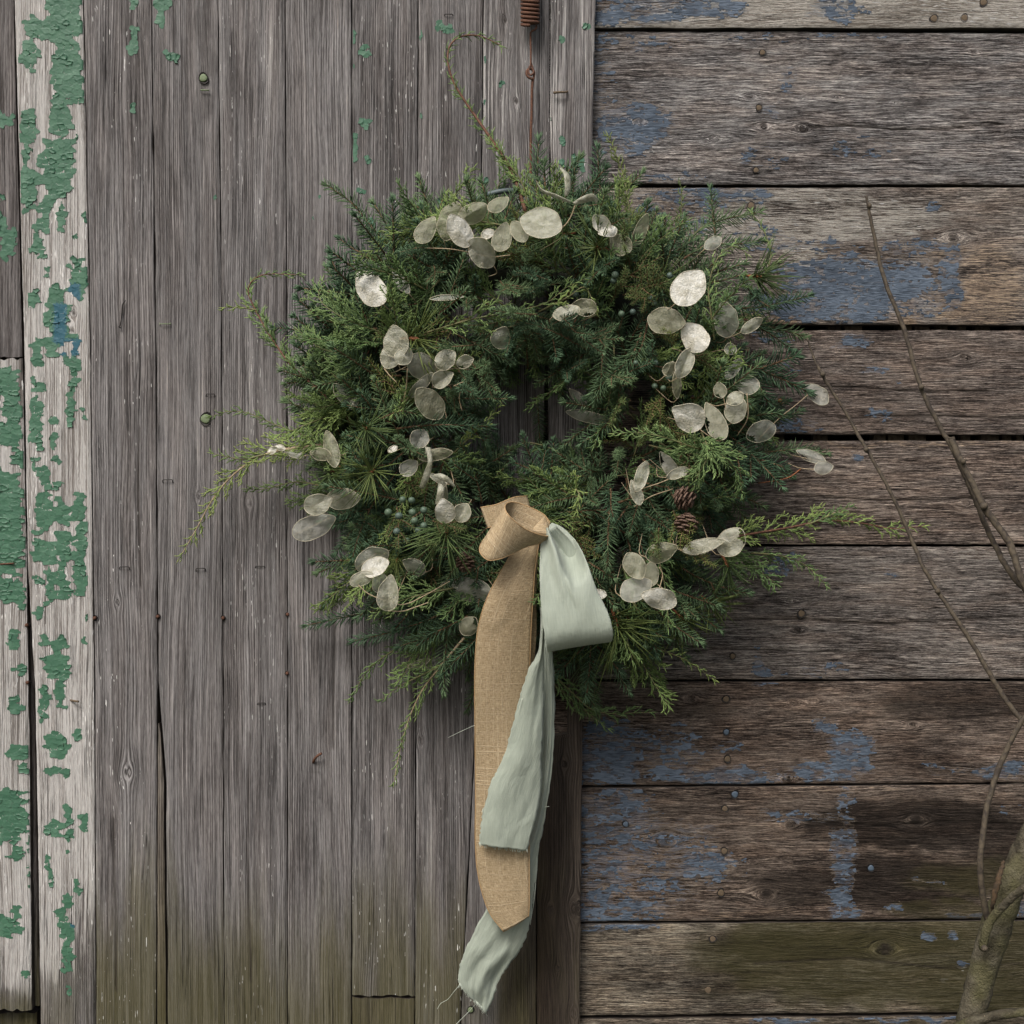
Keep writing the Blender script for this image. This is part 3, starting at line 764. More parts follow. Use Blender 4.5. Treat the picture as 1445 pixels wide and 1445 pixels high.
# ------------------------------------------------------------------ spring and wire
spring = tag(empty('coil_spring', PW(748, -60, .03)), 'rusty coil spring hanging at the top of the door', 'spring')
nail(748, -62, 5, .045, spring, M_RUST, .03, 'hook_nail')
turns, P = 17, []
for i in range(turns * 14 + 1):
    a = 2 * PI * i / 14
    P.append(PW(748 + 12 * math.sin(a), -62 + 98 * i / (turns * 14), .040 + .012 * math.cos(a)))
bar('coil', P, .0022, M_RUST, spring, 6)
bar('wire_loop', [PW(*p) for p in spline([(757, 36, .040), (756, 41, .044), (749.5, 45, .042), (748.6, 52, .04), (749, 70, .04), (749, 90, .04), (747, 95, .041), (746, 102, .043), (749, 106, .044), (753, 102, .042), (751, 94, .039), (749, 88, .038)], 5)], .0014, M_RUST, spring, 6)
hanger = tag(empty('wreath_hanger', PW(749, 100, .04)), 'rusty wire with a loop that holds the wreath below the spring', 'wire')
bar('hook', [PW(*p) for p in spline([(751.5, 112, .043), (745, 108, .044), (743, 102, .043), (746, 97.5, .040), (751, 98, .038), (754, 104, .039), (752, 113, .041)], 5)], .0019, M_RUST, hanger, 6)
bar('wire', [PW(*p) for p in spline([(752, 112, .041), (750.5, 130, .040), (750, 165, .040), (749, 200, .040), (749, 290, .045)], 5)], .0019, M_RUST, hanger, 6)

# ------------------------------------------------------------------ plant materials
def leaf_mat(name, dark, light, tipc, rough=.5, transl=.06, hue=.5):
    n = NT(name)
    t, tip, r2 = n.sep(n.attr('tint').outputs['Vector'])
    rr = n.rand()
    f = n.math('ADD', n.mul(t, .6), n.mul(rr, .4), clamp=True)
    c = n.mix(f, dark, light)
    c = n.mix(n.mul(n.math('POWER', tip, 1.4), .8), c, tipc)
    c = n.mix(n.mul(n.smooth(rr, .2, .9), hue), c, n.mix(1.0, c, (1.25, 1.02, .72), 'MULTIPLY'))
    n.fin(c, rough, None, .16)
    tr = n.n.new('ShaderNodeBsdfTranslucent')
    n.put(tr.inputs['Color'], c)
    mx = n.n.new('ShaderNodeMixShader')
    mx.inputs[0].default_value = transl
    n.l.new(n.b.outputs[0], mx.inputs[1]); n.l.new(tr.outputs[0], mx.inputs[2])
    n.l.new(mx.outputs[0], n.out.inputs['Surface'])
    return n.m
M_SPRUCE = leaf_mat('spruce_needles', (.011, .034, .019), (.130, .215, .118), (.19, .28, .12))
M_JUNI = leaf_mat('juniper_leaves', (.030, .070, .026), (.185, .285, .105), (.40, .49, .19))
M_SPINY = leaf_mat('spiny_juniper_leaves', (.040, .068, .022), (.165, .215, .075), (.28, .31, .13))
M_PINE = leaf_mat('pine_needles', (.040, .070, .025), (.130, .180, .065), (.19, .23, .08), .4)
M_STEM = simple('brown_stem', (.075, .042, .022), .8, 0, (.14, .08, .04), 300)
M_REDSTEM = simple('red_brown_stem', (.085, .036, .022), .7, 0, (.15, .07, .04), 300)
M_GREENSTEM = simple('green_stem', (.10, .12, .045), .7, 0, (.13, .11, .05), 300)
M_TAN = simple('dry_stalk', (.27, .20, .12), .8, 0, (.36, .29, .19), 300)
M_BUD = simple('orange_bud', (.26, .10, .035), .7, 0, (.17, .06, .03), 500)
M_CONE = simple('cone_scales', (.060, .032, .022), .75, 0, (.15, .095, .065), 500, .0004)

def berry_mat():
    n = NT('juniper_berry')
    nz = n.noise(n.obj(), 260, 3)
    c = n.mix(n.smooth(nz, .4, .62), lin(46, 60, 52), lin(92, 108, 102))
    return n.fin(n.mix(n.mul(n.rand(), .5), c, lin(78, 98, 66)), .55, None, .4)
M_BERRY = berry_mat()

# ---- generators work in local metres, stem along +X, flat side towards +Z
class Geo:
    def __init__(s): s.v = []; s.f = []; s.t = []
    def needle(s, p, d, L, w, side, bend=0.0, tint=.5, tip=0.0, blunt=False, flat=1.0):
        d = d.normalized(); b = d.cross(side)
        if b.length < 1e-6: b = d.orthogonal()
        b.normalize(); u = b.cross(d)
        n0 = len(s.v)
        q = p + d * (L * .55) + u * (bend * L * .22)
        e = p + d * L * (1 - .25 * bend * bend) + u * (bend * L * .62)
        for c, r in ((p, w * .42), (q, w * .5)):
            for k in range(3):
                a = 2 * PI * k / 3 + .5
                s.v.append(c + (b * math.cos(a) + u * math.sin(a) * flat) * r); s.t.append((tint, tip, 0))
        s.v.append(e); s.t.append((min(1, tint + .15), min(1, tip + .12), 0))
        for k in range(3):
            k2 = (k + 1) % 3
            s.f.append((n0 + k, n0 + k2, n0 + 3 + k2, n0 + 3 + k))
            s.f.append((n0 + 3 + k, n0 + 3 + k2, n0 + 6))
    def tube(s, P, R, n=5, tint=.5, tip=0.0):
        vs, fs = tube_mesh(P, R, n)
        b = len(s.v); s.v += vs; s.t += [(tint, tip, 0)] * len(vs)
        s.f += [tuple(b + i for i in f) for f in fs]
    def mesh(s, name, mat):
        me = bpy.data.meshes.new(name)
        me.from_pydata([tuple(v) for v in s.v], [], s.f)
        me.materials.append(mat)
        a = me.attributes.new('tint', 'FLOAT_VECTOR', 'POINT')
        a.data.foreach_set('vector', np.array(s.t, dtype=np.float32).ravel())
        me.polygons.foreach_set('use_smooth', np.ones(len(me.polygons), dtype=bool))
        return me

def rv3(rg): 
    return Vector((rg.gauss(0, 1), rg.gauss(0, 1), rg.gauss(0, 1)))

def path_fn(P):
    """arc-length parametrised polyline -> f(t) = (pos, tangent), length"""
    P = [Vector(p) for p in P]
    L = [0]
    for a, b in zip(P, P[1:]): L.append(L[-1] + (b - a).length)
    def f(t):
        x = min(max(t, 0), 1) * L[-1]
        for i in range(len(P) - 1):
            if x <= L[i + 1] or i == len(P) - 2:
                k = (x - L[i]) / max(1e-9, L[i + 1] - L[i])
                return P[i].lerp(P[i + 1], k), (P[i + 1] - P[i]).normalized()
    return f, L[-1]

def curved(L, rg, bend=.25, drop=.12, n=8):
    b = rg.uniform(-bend, bend); z = rg.uniform(-drop, drop)
    return [Vector((L * (i / n), L * b * (i / n) ** 2, L * z * (i / n) ** 2)) for i in range(n + 1)]

def spruce_on(path, rg, ge, st, nl=.0170, step=.00100, w=.0016, up=Vector((0, 0, 1)), r0=.0016, tipc=0.0, sparse=1.0, fwd0=.62):
    f, L = path_fn(path)
    P = [f(i / 8)[0] for i in range(9)]
    st.tube(P, [r0 * (1 - .55 * i / 8) for i in range(9)], 5)
    n = int(L / step * sparse); ang = rg.uniform(0, 6)
    for i in range(n):
        t = .04 + .96 * i / n
        p, d = f(t)
        ang += 2.39996 + rg.gauss(0, .25)
        s = d.cross(up)
        if s.length < 1e-5: s = d.orthogonal()
        s.normalize(); u = s.cross(d)
        rad = s * math.cos(ang) + u * math.sin(ang)
        if math.sin(ang) < -.45 and rg.random() < .55: continue
        fw = fwd0 + .5 * t ** 3 + rg.gauss(0, .1)
        dr = rad + d * fw + rv3(rg) * .06
        ln = nl * (.72 + .28 * math.sin(PI * min(1, t * 1.05) ** .8) + rg.gauss(0, .07)) * (1 - .25 * max(0, t - .8) * 5)
        ge.needle(p + rad * r0 * .5, dr, max(.004, ln), w, d.cross(rad), -.25 + rg.gauss(0, .12), rg.uniform(.1, .9), tipc * t)
    p, d = f(1.0)
    for i in range(14):
        a = rg.uniform(0, 6.28); s = d.orthogonal().normalized(); u = d.cross(s)
        ge.needle(p, d + (s * math.cos(a) + u * math.sin(a)) * rg.uniform(.1, .7), nl * rg.uniform(.45, .75), w, s, 0, rg.uniform(.3, 1), tipc)

def gen_spruce(seed, L, sides=2, **kw):
    rg = random.Random(seed); ge, st = Geo(), Geo()
    P = curved(L, rg); spruce_on(P, rg, ge, st, **kw)
    f, _ = path_fn(P)
    for k in range(sides):
        t = rg.uniform(.2, .6); p, d = f(t)
        a = (1 if k % 2 else -1) * math.radians(rg.uniform(38, 55))
        d2 = Vector((d.x * math.cos(a) - d.y * math.sin(a), d.x * math.sin(a) + d.y * math.cos(a), d.z + rg.uniform(-.1, .15)))
        l2 = L * (1 - t) * rg.uniform(.6, .85)
        spruce_on([p + d2 * l2 * q / 4 + d * (l2 * .06 * q * q / 16) for q in range(5)], rg, ge, st, **kw)
    return ge, st

def juniper_on(path, rg, ge, st, lat=.045, gap=.0055, up=Vector((0, 0, 1)), r0=.0015, tip=.0, leaf=.0085, w=.00145, awl=.42, t0=.08, droop=None, tipmix=.28):
    f, L = path_fn(path)
    n = max(6, len(path))
    st.tube([f(i / n)[0] for i in range(n + 1)], [max(.0004, r0 * (1 - .75 * i / n)) for i in range(n + 1)], 5)
    def twig(pp, R, tb, side):
        g, l = path_fn(pp)
        ge.tube([g(i / 3)[0] for i in range(4)], [R, R * .9, R * .8, R * .35], 4, tb, tipmix * .5)
        m = max(2, int(l / .0034))
        for i in range(m):
            p, d = g((i + .5) / m)
            sd_ = (1 if i % 2 else -1)
            s = d.cross(up)
            if s.length < 1e-5: s = d.orthogonal()
            s.normalize(); u = s.cross(d)
            a = rg.uniform(-1.1, 1.1)
            rad = s * sd_ * math.cos(a) + u * math.sin(a)
            ge.needle(p, d + rad * (awl + rg.uniform(0, .3)), leaf * rg.uniform(.45, 1.0), w, s, .15, min(1, tb + rg.uniform(-.2, .2)), tipmix * ((i + .5) / m) ** 2)
    m = int(L * (1 - t0) / gap); k = 0
    for i in range(m):
        t = t0 + (1 - t0) * (i + rg.uniform(0, .8)) / m
        p, d = f(t)
        sd_ = 1 if i % 2 else -1
        s = d.cross(up)
        if s.length < 1e-5: s = d.orthogonal()
        s.normalize(); u = s.cross(d)
        el = rg.gauss(0, .55)
        rad = s * sd_ * math.cos(el) + u * math.sin(el)
        l2 = lat * (.35 + .65 * math.sin(PI * min(1, .15 + .85 * (1 - t)) * .5 + 0)) * (1 - .55 * t) * (rg.uniform(.25, .7) if rg.random() < .4 else rg.uniform(.7, 1.35))
        if t > .93: l2 *= .5
        dd = (rad * .62 + d).normalized()
        cv = d * .25 + (droop or Vector((0, 0, 0)))
        l2 = max(l2, .008); pp = [p, p + dd * l2 * .5 + cv * l2 * .05, p + dd * l2 + cv * l2 * .25]
        tb = rg.uniform(.15, .85)
        twig(pp, .00085, tb, s)
        if l2 > .014:
            nb = int(l2 / .0085)
            for q in range(nb):
                tq = (q + .8) / (nb + .6)
                pq = pp[0].lerp(pp[1], min(1, tq * 2)) if tq < .5 else pp[1].lerp(pp[2], tq * 2 - 1)
                s2 = dd.cross(up); s2 = s2.normalized() if s2.length > 1e-4 else dd.orthogonal().normalized()
                u2 = s2.cross(dd)
                a2 = rg.gauss(0, .6)
                r2 = s2 * (1 if q % 2 else -1) * math.cos(a2) + u2 * math.sin(a2)
                d3 = (dd + r2 * .6).normalized(); l3 = l2 * (1 - tq * .6) * rg.uniform(.28, .5)
                twig([pq, pq + d3 * l3 * .5, pq + (d3 + dd * .15) * l3], .00075, min(1, tb + rg.uniform(-.1, .2)), s2)
    p, d = f(1)
    ge.needle(p - d * .002, d, leaf * 1.3, w * 1.1, d.orthogonal(), 0, .8, tipmix)

def gen_juniper(seed, L, **kw):
    rg = random.Random(seed); ge, st = Geo(), Geo()
    juniper_on(curved(L, rg, .3, .2), rg, ge, st, **kw)
    return ge, st

def spiny_on(path, rg, ge, st, nl=.0135, gap=.0040, r0=.0014, w=.0016):
    f, L = path_fn(path)
    st.tube([f(i / 6)[0] for i in range(7)], [r0 * (1 - .6 * i / 6) for i in range(7)], 5)
    m = int(L / gap)
    for i in range(m):
        t = (i + .5) / m; p, d = f(t); s = d.orthogonal().normalized(); u = d.cross(s); a0 = i * 1.05 + rg.uniform(-.2, .2)
        for k in range(3):
            a = a0 + k * 2.094
            ge.needle(p, (s * math.cos(a) + u * math.sin(a)) + d * rg.uniform(.35, .75), nl * rg.uniform(.7, 1.1) * (1 - .3 * t), w, d, .1, rg.uniform(.1, 1), .1 * t)

def gen_spiny(seed, L):
    rg = random.Random(seed); ge, st = Geo(), Geo()
    P = curved(L, rg); spiny_on(P, rg, ge, st); f, _ = path_fn(P)
    for k in range(5):
        t = .15 + .14 * k; p, d = f(t); a = (1 if k % 2 else -1) * rg.uniform(.5, .9)
        d2 = Vector((d.x * math.cos(a) - d.y * math.sin(a), d.x * math.sin(a) + d.y * math.cos(a), rg.uniform(-.3, .3)))
        l2 = L * (1 - t) * rg.uniform(.4, .7)
        spiny_on([p, p + d2 * l2 * .5, p + (d2 + d * .2) * l2], rg, ge, st)
    return ge, st

def gen_pine(seed, n=46, L=.062, spread=1.25, fw=(0.0, 1.0)):
    rg = random.Random(seed); ge, st = Geo(), Geo()
    st.tube([Vector((-.018, 0, 0)), Vector((-.008, 0, 0)), Vector((0, 0, 0)), Vector((.004, 0, 0)), Vector((.008, 0, 0))], [.0018, .0022, .0028, .0024, .0006], 6)
    for i in range(n):
        a = rg.uniform(0, 6.28); th = spread * math.sqrt(rg.uniform(*fw))
        d = Vector((math.cos(th), math.sin(th) * math.cos(a), math.sin(th) * math.sin(a)))
        b = Vector((rg.uniform(-.012, .008), 0, 0))
        ge.needle(b, d, L * rg.uniform(.75, 1.12), .0017, d.cross(Vector((1, 0, 0))) if th > .1 else Vector((0, 1, 0)), rg.gauss(0, .28), rg.uniform(0, 1), 0)
    return ge, st

def variants(kind, gens, mat, stem):
    out = []
    for ge, st in gens: out.append((ge.mesh(kind + '_needles', mat), st.mesh(kind, stem)))
    return out

SPRUCE = variants('spruce_sprig', [gen_spruce(100 + i, .085 + .012 * (i % 4), (i % 3) + 1, nl=.0160 + .0012 * (i % 4)) for i in range(9)], M_SPRUCE, M_STEM)
JUNIPER = variants('juniper_sprig', [gen_juniper(200 + i, .09 + .02 * (i % 4), lat=.044 + .006 * (i % 3)) for i in range(9)], M_JUNI, M_GREENSTEM)
SPINY = variants('spiny_juniper_sprig', [gen_spiny(300 + i, .085 + .01 * (i % 3)) for i in range(4)], M_SPINY, M_STEM)
PINE = variants('pine_tuft', [gen_pine(400 + i, 40 + 6 * (i % 3), .06 + .006 * (i % 3)) for i in range(4)], M_PINE, M_BUD)

# ------------------------------------------------------------------ the wreath
CX, CY = 748, 588
wreath = tag(empty('wreath', PW(CX, CY, .02)), 'evergreen wreath with pale seed pods hanging on the barn door', 'wreath')
ringP = [PW(CX + 205 * math.cos(a), CY + 205 * math.sin(a), .075) for a in np.linspace(0, 2 * PI, 49)]
v, f = tube_mesh(ringP, .018, 8, False)
mesh_obj('wreath_frame', v, f, simple('shade_black_frame', (.012, .014, .008), .9), wreath)  # near-black colour paints the shade deep in the gaps between sprigs
bar('frame_wire', [PW(*p) for p in spline([(660, 285, .04), (690, 274, .05), (715, 269, .055), (740, 272, .05)], 5)], .0036, simple('grey_plastic_band', lin(84, 96, 98), .5), wreath)

def put(kind, meshes, p, d, roll=0.0, scale=1.0, face=Vector((0, -1, 0))):
    """a sprig (stem + its needles) with its stem along d"""
    d = d.normalized()
    z = face - d * face.dot(d)
    if z.length < 1e-4: z = d.orthogonal()
    z.normalize(); y = z.cross(d)
    R = Matrix((d, y, z)).transposed().to_4x4() @ Matrix.Rotation(roll, 4, 'X')
    o = bpy.data.objects.new(kind, meshes[1]); COL.objects.link(o)
    WORLD[o.name] = Vector(p)
    o.parent = wreath
    o.matrix_local = Matrix.Translation(Vector(p) - WORLD['wreath']) @ R @ Matrix.Scale(scale, 4)
    c = bpy.data.objects.new('needles', meshes[0]); COL.objects.link(c); c.parent = o; c['kind'] = 'stuff'
    return o

def sprig_px(kind, var, x0, y0, d0, x1, y1, d1, roll=0.0, stretch=None):
    """sprig from one point to another"""
    a, b = PW(x0, y0, d0), PW(x1, y1, d1)
    ms = var
    L = max(v.co.x for v in ms[1].vertices)
    return put(kind, ms, a, b - a, roll, (b - a).length / L)

def hero(kind, pxpts, gen, mat, stem, seed, **kw):
    """a sprig grown along its own curve, given by (x, y, d)"""
    W = [PW(*p) for p in spline(pxpts, 5)]
    rg = random.Random(seed); ge, st = Geo(), Geo()
    o = W[0]
    loc = [w - o for w in W]
    gen(loc, rg, ge, st, up=Vector((0, -1, 0)), **kw)
    ob = bpy.data.objects.new(kind, st.mesh(kind, stem)); reg(ob, o, wreath)
    c = bpy.data.objects.new('needles', ge.mesh(kind + '_needles', mat)); COL.objects.link(c); c.parent = ob; c['kind'] = 'stuff'

J = 'juniper_sprig'
hero(J, [(742, 300, .10), (722, 242, .095), (690, 192, .09), (661, 150, .085), (641, 118, .085), (632, 88, .085), (635, 64, .085), (652, 51, .085), (678, 51, .085), (706, 64, .085)], juniper_on, M_JUNI, M_REDSTEM, 1, lat=.020, gap=.0060, r0=.0030, leaf=.0115, awl=.5, tipmix=.45, t0=.12)
hero(J, [(745, 290, .10), (735, 255, .10), (712, 225, .10), (690, 200, .10)], juniper_on, M_JUNI, M_GREENSTEM, 2, lat=.03, gap=.0045)
hero(J, [(500, 600, .11), (455, 555, .12), (415, 520, .12), (385, 480, .11), (362, 440, .10), (350, 408, .10), (370, 388, .10), (425, 388, .10)], juniper_on, M_JUNI, M_REDSTEM, 3, leaf=.0095, lat=.036, gap=.0052, r0=.0022, tipmix=.6)
hero(J, [(365, 438, .10), (340, 434, .10), (316, 434, .10)], juniper_on, M_JUNI, M_GREENSTEM, 4, lat=.012, tipmix=.7)
hero(J, [(470, 628, .10), (430, 630, .09), (375, 641, .08), (335, 665, .075), (303, 700, .07), (278, 745, .065), (253, 788, .06)], juniper_on, M_JUNI, M_TAN, 5, lat=.040, gap=.0068, r0=.0022, leaf=.0095, tipmix=.9)
hero(J, [(375, 641, .08), (345, 648, .08), (322, 645, .08), (300, 640, .08)], juniper_on, M_JUNI, M_GREENSTEM, 6, lat=.022, tipmix=.5)
hero(J, [(480, 640, .08), (430, 615, .07), (390, 600, .06), (350, 583, .055), (320, 581, .05), (298, 588, .05)], juniper_on, M_JUNI, M_GREENSTEM, 7, lat=.024, tipmix=.5)
hero(J, [(470, 690, .08), (420, 680, .06), (375, 690, .055), (347, 690, .05)], juniper_on, M_JUNI, M_GREENSTEM, 8, lat=.026, tipmix=.3)
hero(J, [(1000, 765, .14), (1050, 755, .12), (1110, 745, .10), (1165, 735, .09), (1215, 738, .085), (1260, 746, .08), (1305, 742, .08)], juniper_on, M_JUNI, M_REDSTEM, 9, leaf=.0095, lat=.042, gap=.0068, r0=.0022, tipmix=.6)
hero(J, [(1140, 740, .10), (1170, 728, .10), (1200, 714, .10)], juniper_on, M_JUNI, M_GREENSTEM, 10, lat=.022)
hero(J, [(1060, 780, .10), (1105, 785, .09), (1140, 800, .08), (1168, 828, .08)], juniper_on, M_JUNI, M_GREENSTEM, 11, lat=.026, tipmix=.6)
hero(J, [(895, 850, .13), (905, 880, .12), (925, 912, .11), (965, 930, .10), (1010, 960, .09)], juniper_on, M_JUNI, M_GREENSTEM, 12, lat=.020, gap=.007, tipmix=.8)
hero(J, [(1000, 830, .09), (1030, 850, .08), (1020, 870, .08), (1012, 880, .08)], juniper_on, M_JUNI, M_GREENSTEM, 13, lat=.022, tipmix=.5)
hero(J, [(655, 900, .13), (622, 940, .11), (595, 975, .09), (575, 1020, .08), (563, 1065, .07), (556, 1105, .07)], juniper_on, M_JUNI, M_TAN, 14, lat=.026, gap=.0055, r0=.0018, tipmix=.55)
hero(J, [(622, 940, .11), (590, 955, .10), (562, 970, .09), (538, 988, .08)], juniper_on, M_JUNI, M_GREENSTEM, 15, lat=.026, tipmix=.45)
hero(J, [(600, 895, .10), (560, 915, .09), (520, 945, .08), (494, 988, .07)], juniper_on, M_JUNI, M_GREENSTEM, 16, lat=.026, tipmix=.5)
hero(J, [(770, 940, .09), (805, 975, .08), (845, 1005, .07), (920, 1005, .06)], juniper_on, M_JUNI, M_GREENSTEM, 17, lat=.038, gap=.007, tipmix=.5)
hero(J, [(770, 955, .08), (810, 990, .07), (860, 1030, .06)], juniper_on, M_JUNI, M_GREENSTEM, 18, lat=.034, gap=.007, tipmix=.4)
hero(J, [(1008, 480, .16), (1003, 440, .165), (1000, 405, .165), (1012, 365, .165), (1036, 347, .16), (1056, 360, .155)], juniper_on, M_JUNI, M_GREENSTEM, 19, lat=.024, gap=.008, tipmix=.8)
hero(J, [(1075, 400, .10), (1088, 360, .10), (1075, 320, .09), (1060, 300, .09)], juniper_on, M_JUNI, M_GREENSTEM, 20, lat=.020, gap=.008, tipmix=.5)
hero(J, [(830, 680, .10), (805, 650, .10), (775, 632, .10), (740, 625, .10), (705, 640, .10), (682, 655, .10)], juniper_on, M_JUNI, M_GREENSTEM, 21, lat=.034, gap=.011, tipmix=.7)
hero(J, [(1010, 640, .17), (975, 630, .19), (940, 618, .20), (905, 611, .20), (865, 612, .19)], juniper_on, M_JUNI, M_GREENSTEM, 22, lat=.034, gap=.0042, tipmix=.85, r0=.0016)
hero(J, [(990, 610, .18), (1000, 640, .20), (985, 670, .20), (978, 690, .19)], juniper_on, M_JUNI, M_GREENSTEM, 23, lat=.044, gap=.0042, tipmix=.6)
hero(J, [(975, 615, .18), (1015, 640, .20), (1040, 665, .19), (1048, 700, .18)], juniper_on, M_JUNI, M_GREENSTEM, 24, lat=.040, gap=.0042, tipmix=.6)
hero(J, [(720, 320, .14), (650, 310, .14), (590, 325, .13), (540, 345, .12), (495, 372, .11)], juniper_on, M_JUNI, M_GREENSTEM, 25, lat=.05, gap=.0042, awl=.15, tipmix=.4)
hero(J, [(885, 350, .12), (888, 300, .12), (880, 250, .11), (868, 215, .11), (858, 192, .11)], juniper_on, M_SPINY, M_GREENSTEM, 26, lat=.028, gap=.0045, tipmix=.5)
hero(J, [(930, 360, .11), (955, 320, .10), (962, 290, .10), (960, 262, .10)], juniper_on, M_SPINY, M_GREENSTEM, 27, lat=.02, gap=.0055, tipmix=.4)
hero(J, [(600, 470, .15), (660, 452, .17), (720, 440, .18), (770, 428, .18), (800, 405, .18), (835, 390, .17)], juniper_on, M_JUNI, M_GREENSTEM, 28, lat=.038, gap=.0065, tipmix=.6)
hero(J, [(760, 440, .17), (800, 420, .18), (825, 405, .18), (838, 430, .18), (842, 440, .18)], juniper_on, M_JUNI, M_GREENSTEM, 29, lat=.02, gap=.008, tipmix=.7)
hero(J, [(820, 700, .15), (812, 690, .16), (818, 700, .17), (812, 725, .17)], juniper_on, M_JUNI, M_GREENSTEM, 30, lat=.03, gap=.004, tipmix=.7)
hero(J, [(540, 470, .14), (500, 455, .15), (470, 440, .15), (450, 420, .14), (455, 395, .13)], juniper_on, M_JUNI, M_GREENSTEM, 31, lat=.055, gap=.0042, tipmix=.7)
hero(J, [(530, 520, .14), (480, 500, .16), (450, 490, .15), (420, 465, .14)], juniper_on, M_JUNI, M_GREENSTEM, 32, lat=.055, gap=.0042, tipmix=.65)
hero(J, [(540, 570, .14), (490, 545, .14), (450, 500, .14), (500, 470, .15)], juniper_on, M_JUNI, M_GREENSTEM, 33, lat=.05, gap=.0045, tipmix=.6)
hero(J, [(640, 640, .12), (670, 610, .14), (695, 585, .14), (712, 562, .13)], juniper_on, M_JUNI, M_GREENSTEM, 34, lat=.022, gap=.006, tipmix=.8)
hero(J, [(640, 830, .15), (600, 838, .16), (560, 850, .16), (525, 868, .15)], juniper_on, M_JUNI, M_GREENSTEM, 35, lat=.045, gap=.005, tipmix=.8)
hero(J, [(880, 800, .13), (893, 850, .13), (915, 880, .13)], juniper_on, M_JUNI, M_GREENSTEM, 36, lat=.03, gap=.0045, tipmix=.4)

S = 'spruce_sprig'
H = dict(gen=spruce_on, mat=M_SPRUCE, stem=M_STEM)
def sp(pxp, seed, **kw): hero(S, pxp, spruce_on, M_SPRUCE, M_STEM, seed, **kw)
sp([(545, 345, .08), (518, 312, .07), (495, 285, .065), (462, 262, .06)], 50, nl=.020)
sp([(540, 370, .07), (505, 355, .06), (480, 338, .055)], 51, nl=.018)
sp([(757, 300, .10), (758, 250, .10), (760, 200, .095)], 52, nl=.024, fwd0=.9, step=.0014)
sp([(850, 320, .10), (847, 270, .10), (843, 212, .10)], 53, nl=.022)
sp([(850, 300, .11), (880, 270, .10), (905, 245, .10)], 54, nl=.018)
sp([(960, 360, .10), (985, 325, .09), (1020, 310, .08), (1070, 300, .075)], 55, nl=.021)
sp([(1010, 340, .09), (1006, 300, .085), (1003, 268, .08)], 56, nl=.017)
sp([(965, 365, .11), (1000, 345, .10), (1035, 345, .09), (1075, 340, .08)], 57, nl=.020)
sp([(1020, 430, .12), (1060, 435, .11), (1100, 428, .10), (1140, 418, .09)], 58, nl=.021)
sp([(1050, 450, .10), (1085, 470, .09), (1115, 492, .085)], 59, nl=.022)
sp([(1055, 455, .09), (1090, 462, .08), (1135, 475, .075)], 60, nl=.019)
sp([(1020, 580, .10), (1060, 572, .09), (1100, 565, .085)], 61, nl=.019)
sp([(1040, 590, .09), (1080, 588, .08), (1110, 585, .075)], 62, nl=.018)
sp([(1030, 640, .09), (1080, 638, .08), (1130, 634, .07), (1165, 640, .065)], 63, nl=.018)
sp([(1030, 660, .08), (1080, 660, .07), (1115, 672, .065)], 64, nl=.017)
sp([(620, 830, .09), (560, 855, .075), (500, 868, .06), (435, 882, .05)], 65, nl=.021)
sp([(640, 860, .12), (590, 880, .11), (540, 895, .10), (500, 905, .09)], 66, nl=.022)
sp([(660, 870, .14), (620, 890, .13), (585, 905, .12), (565, 912, .12)], 67, nl=.021)
sp([(690, 880, .13), (665, 910, .13), (640, 935, .12), (625, 950, .12)], 68, nl=.021)
sp([(690, 900, .06), (680, 950, .05), (660, 1000, .045)], 69, nl=.018)
sp([(850, 890, .09), (880, 930, .07), (930, 970, .06)], 70, nl=.018)
sp([(830, 900, .06), (838, 960, .05), (842, 1010, .045)], 71, nl=.018)
sp([(905, 470, .15), (890, 505, .16), (862, 530, .165), (838, 555, .165)], 72, nl=.026)
sp([(855, 470, .15), (850, 505, .16), (848, 540, .165), (840, 565, .165)], 73, nl=.025)
sp([(915, 450, .15), (905, 490, .16), (880, 530, .16), (870, 550, .155)], 74, nl=.022)
sp([(875, 545, .14), (870, 580, .14), (850, 605, .14), (822, 625, .14)], 75, nl=.021, r0=.0018)
sp([(560, 605, .15), (605, 600, .16), (645, 600, .16), (690, 602, .15)], 76, nl=.022)
sp([(540, 590, .15), (565, 580, .17), (590, 585, .17)], 77, nl=.022)
sp([(745, 520, .09), (742, 480, .12), (735, 460, .14)], 78, nl=.019)
sp([(860, 720, .14), (858, 760, .165), (858, 800, .165)], 79, nl=.020)
sp([(862, 690, .14), (862, 715, .17), (866, 730, .18)], 80, nl=.02)
sp([(700, 700, .08), (705, 660, .09), (700, 620, .09)], 81, nl=.02)
sp([(805, 720, .09), (806, 680, .10), (808, 645, .10)], 82, nl=.02)
sp([(757, 560, .04), (760, 590, .035), (762, 625, .03)], 83, nl=.016)
sp([(640, 470, .10), (680, 490, .12), (720, 510, .12)], 84, nl=.02)
sp([(480, 790, .06), (500, 792, .06), (470, 800, .055), (450, 808, .05)], 85, nl=.018)
for i, (x, y, dd) in enumerate(((748, 358, .20), (741, 380, .20), (762, 458, .19), (585, 352, .18), (612, 374, .18), (572, 625, .19), (800, 520, .16), (1055, 420, .15), (560, 425, .17), (660, 425, .19), (840, 380, .19), (700, 400, .19), (640, 560, .17), (930, 500, .19), (960, 840, .15), (720, 470, .19), (560, 745, .17), (500, 700, .14), (1010, 720, .17), (905, 740, .18), (770, 400, .195), (880, 640, .17), (640, 700, .17), (505, 640, .16), (835, 700, .16))):
    a = PW(x + rnd.uniform(-6, 6), y + rnd.uniform(-6, 6), dd - .045); b = PW(x, y, dd)
    put(S, SPRUCE[i % 9], a, (b - a) + Vector((rnd.uniform(-.012, .012), 0, rnd.uniform(-.016, .006))), rnd.uniform(0, 6), rnd.uniform(.52, .68))

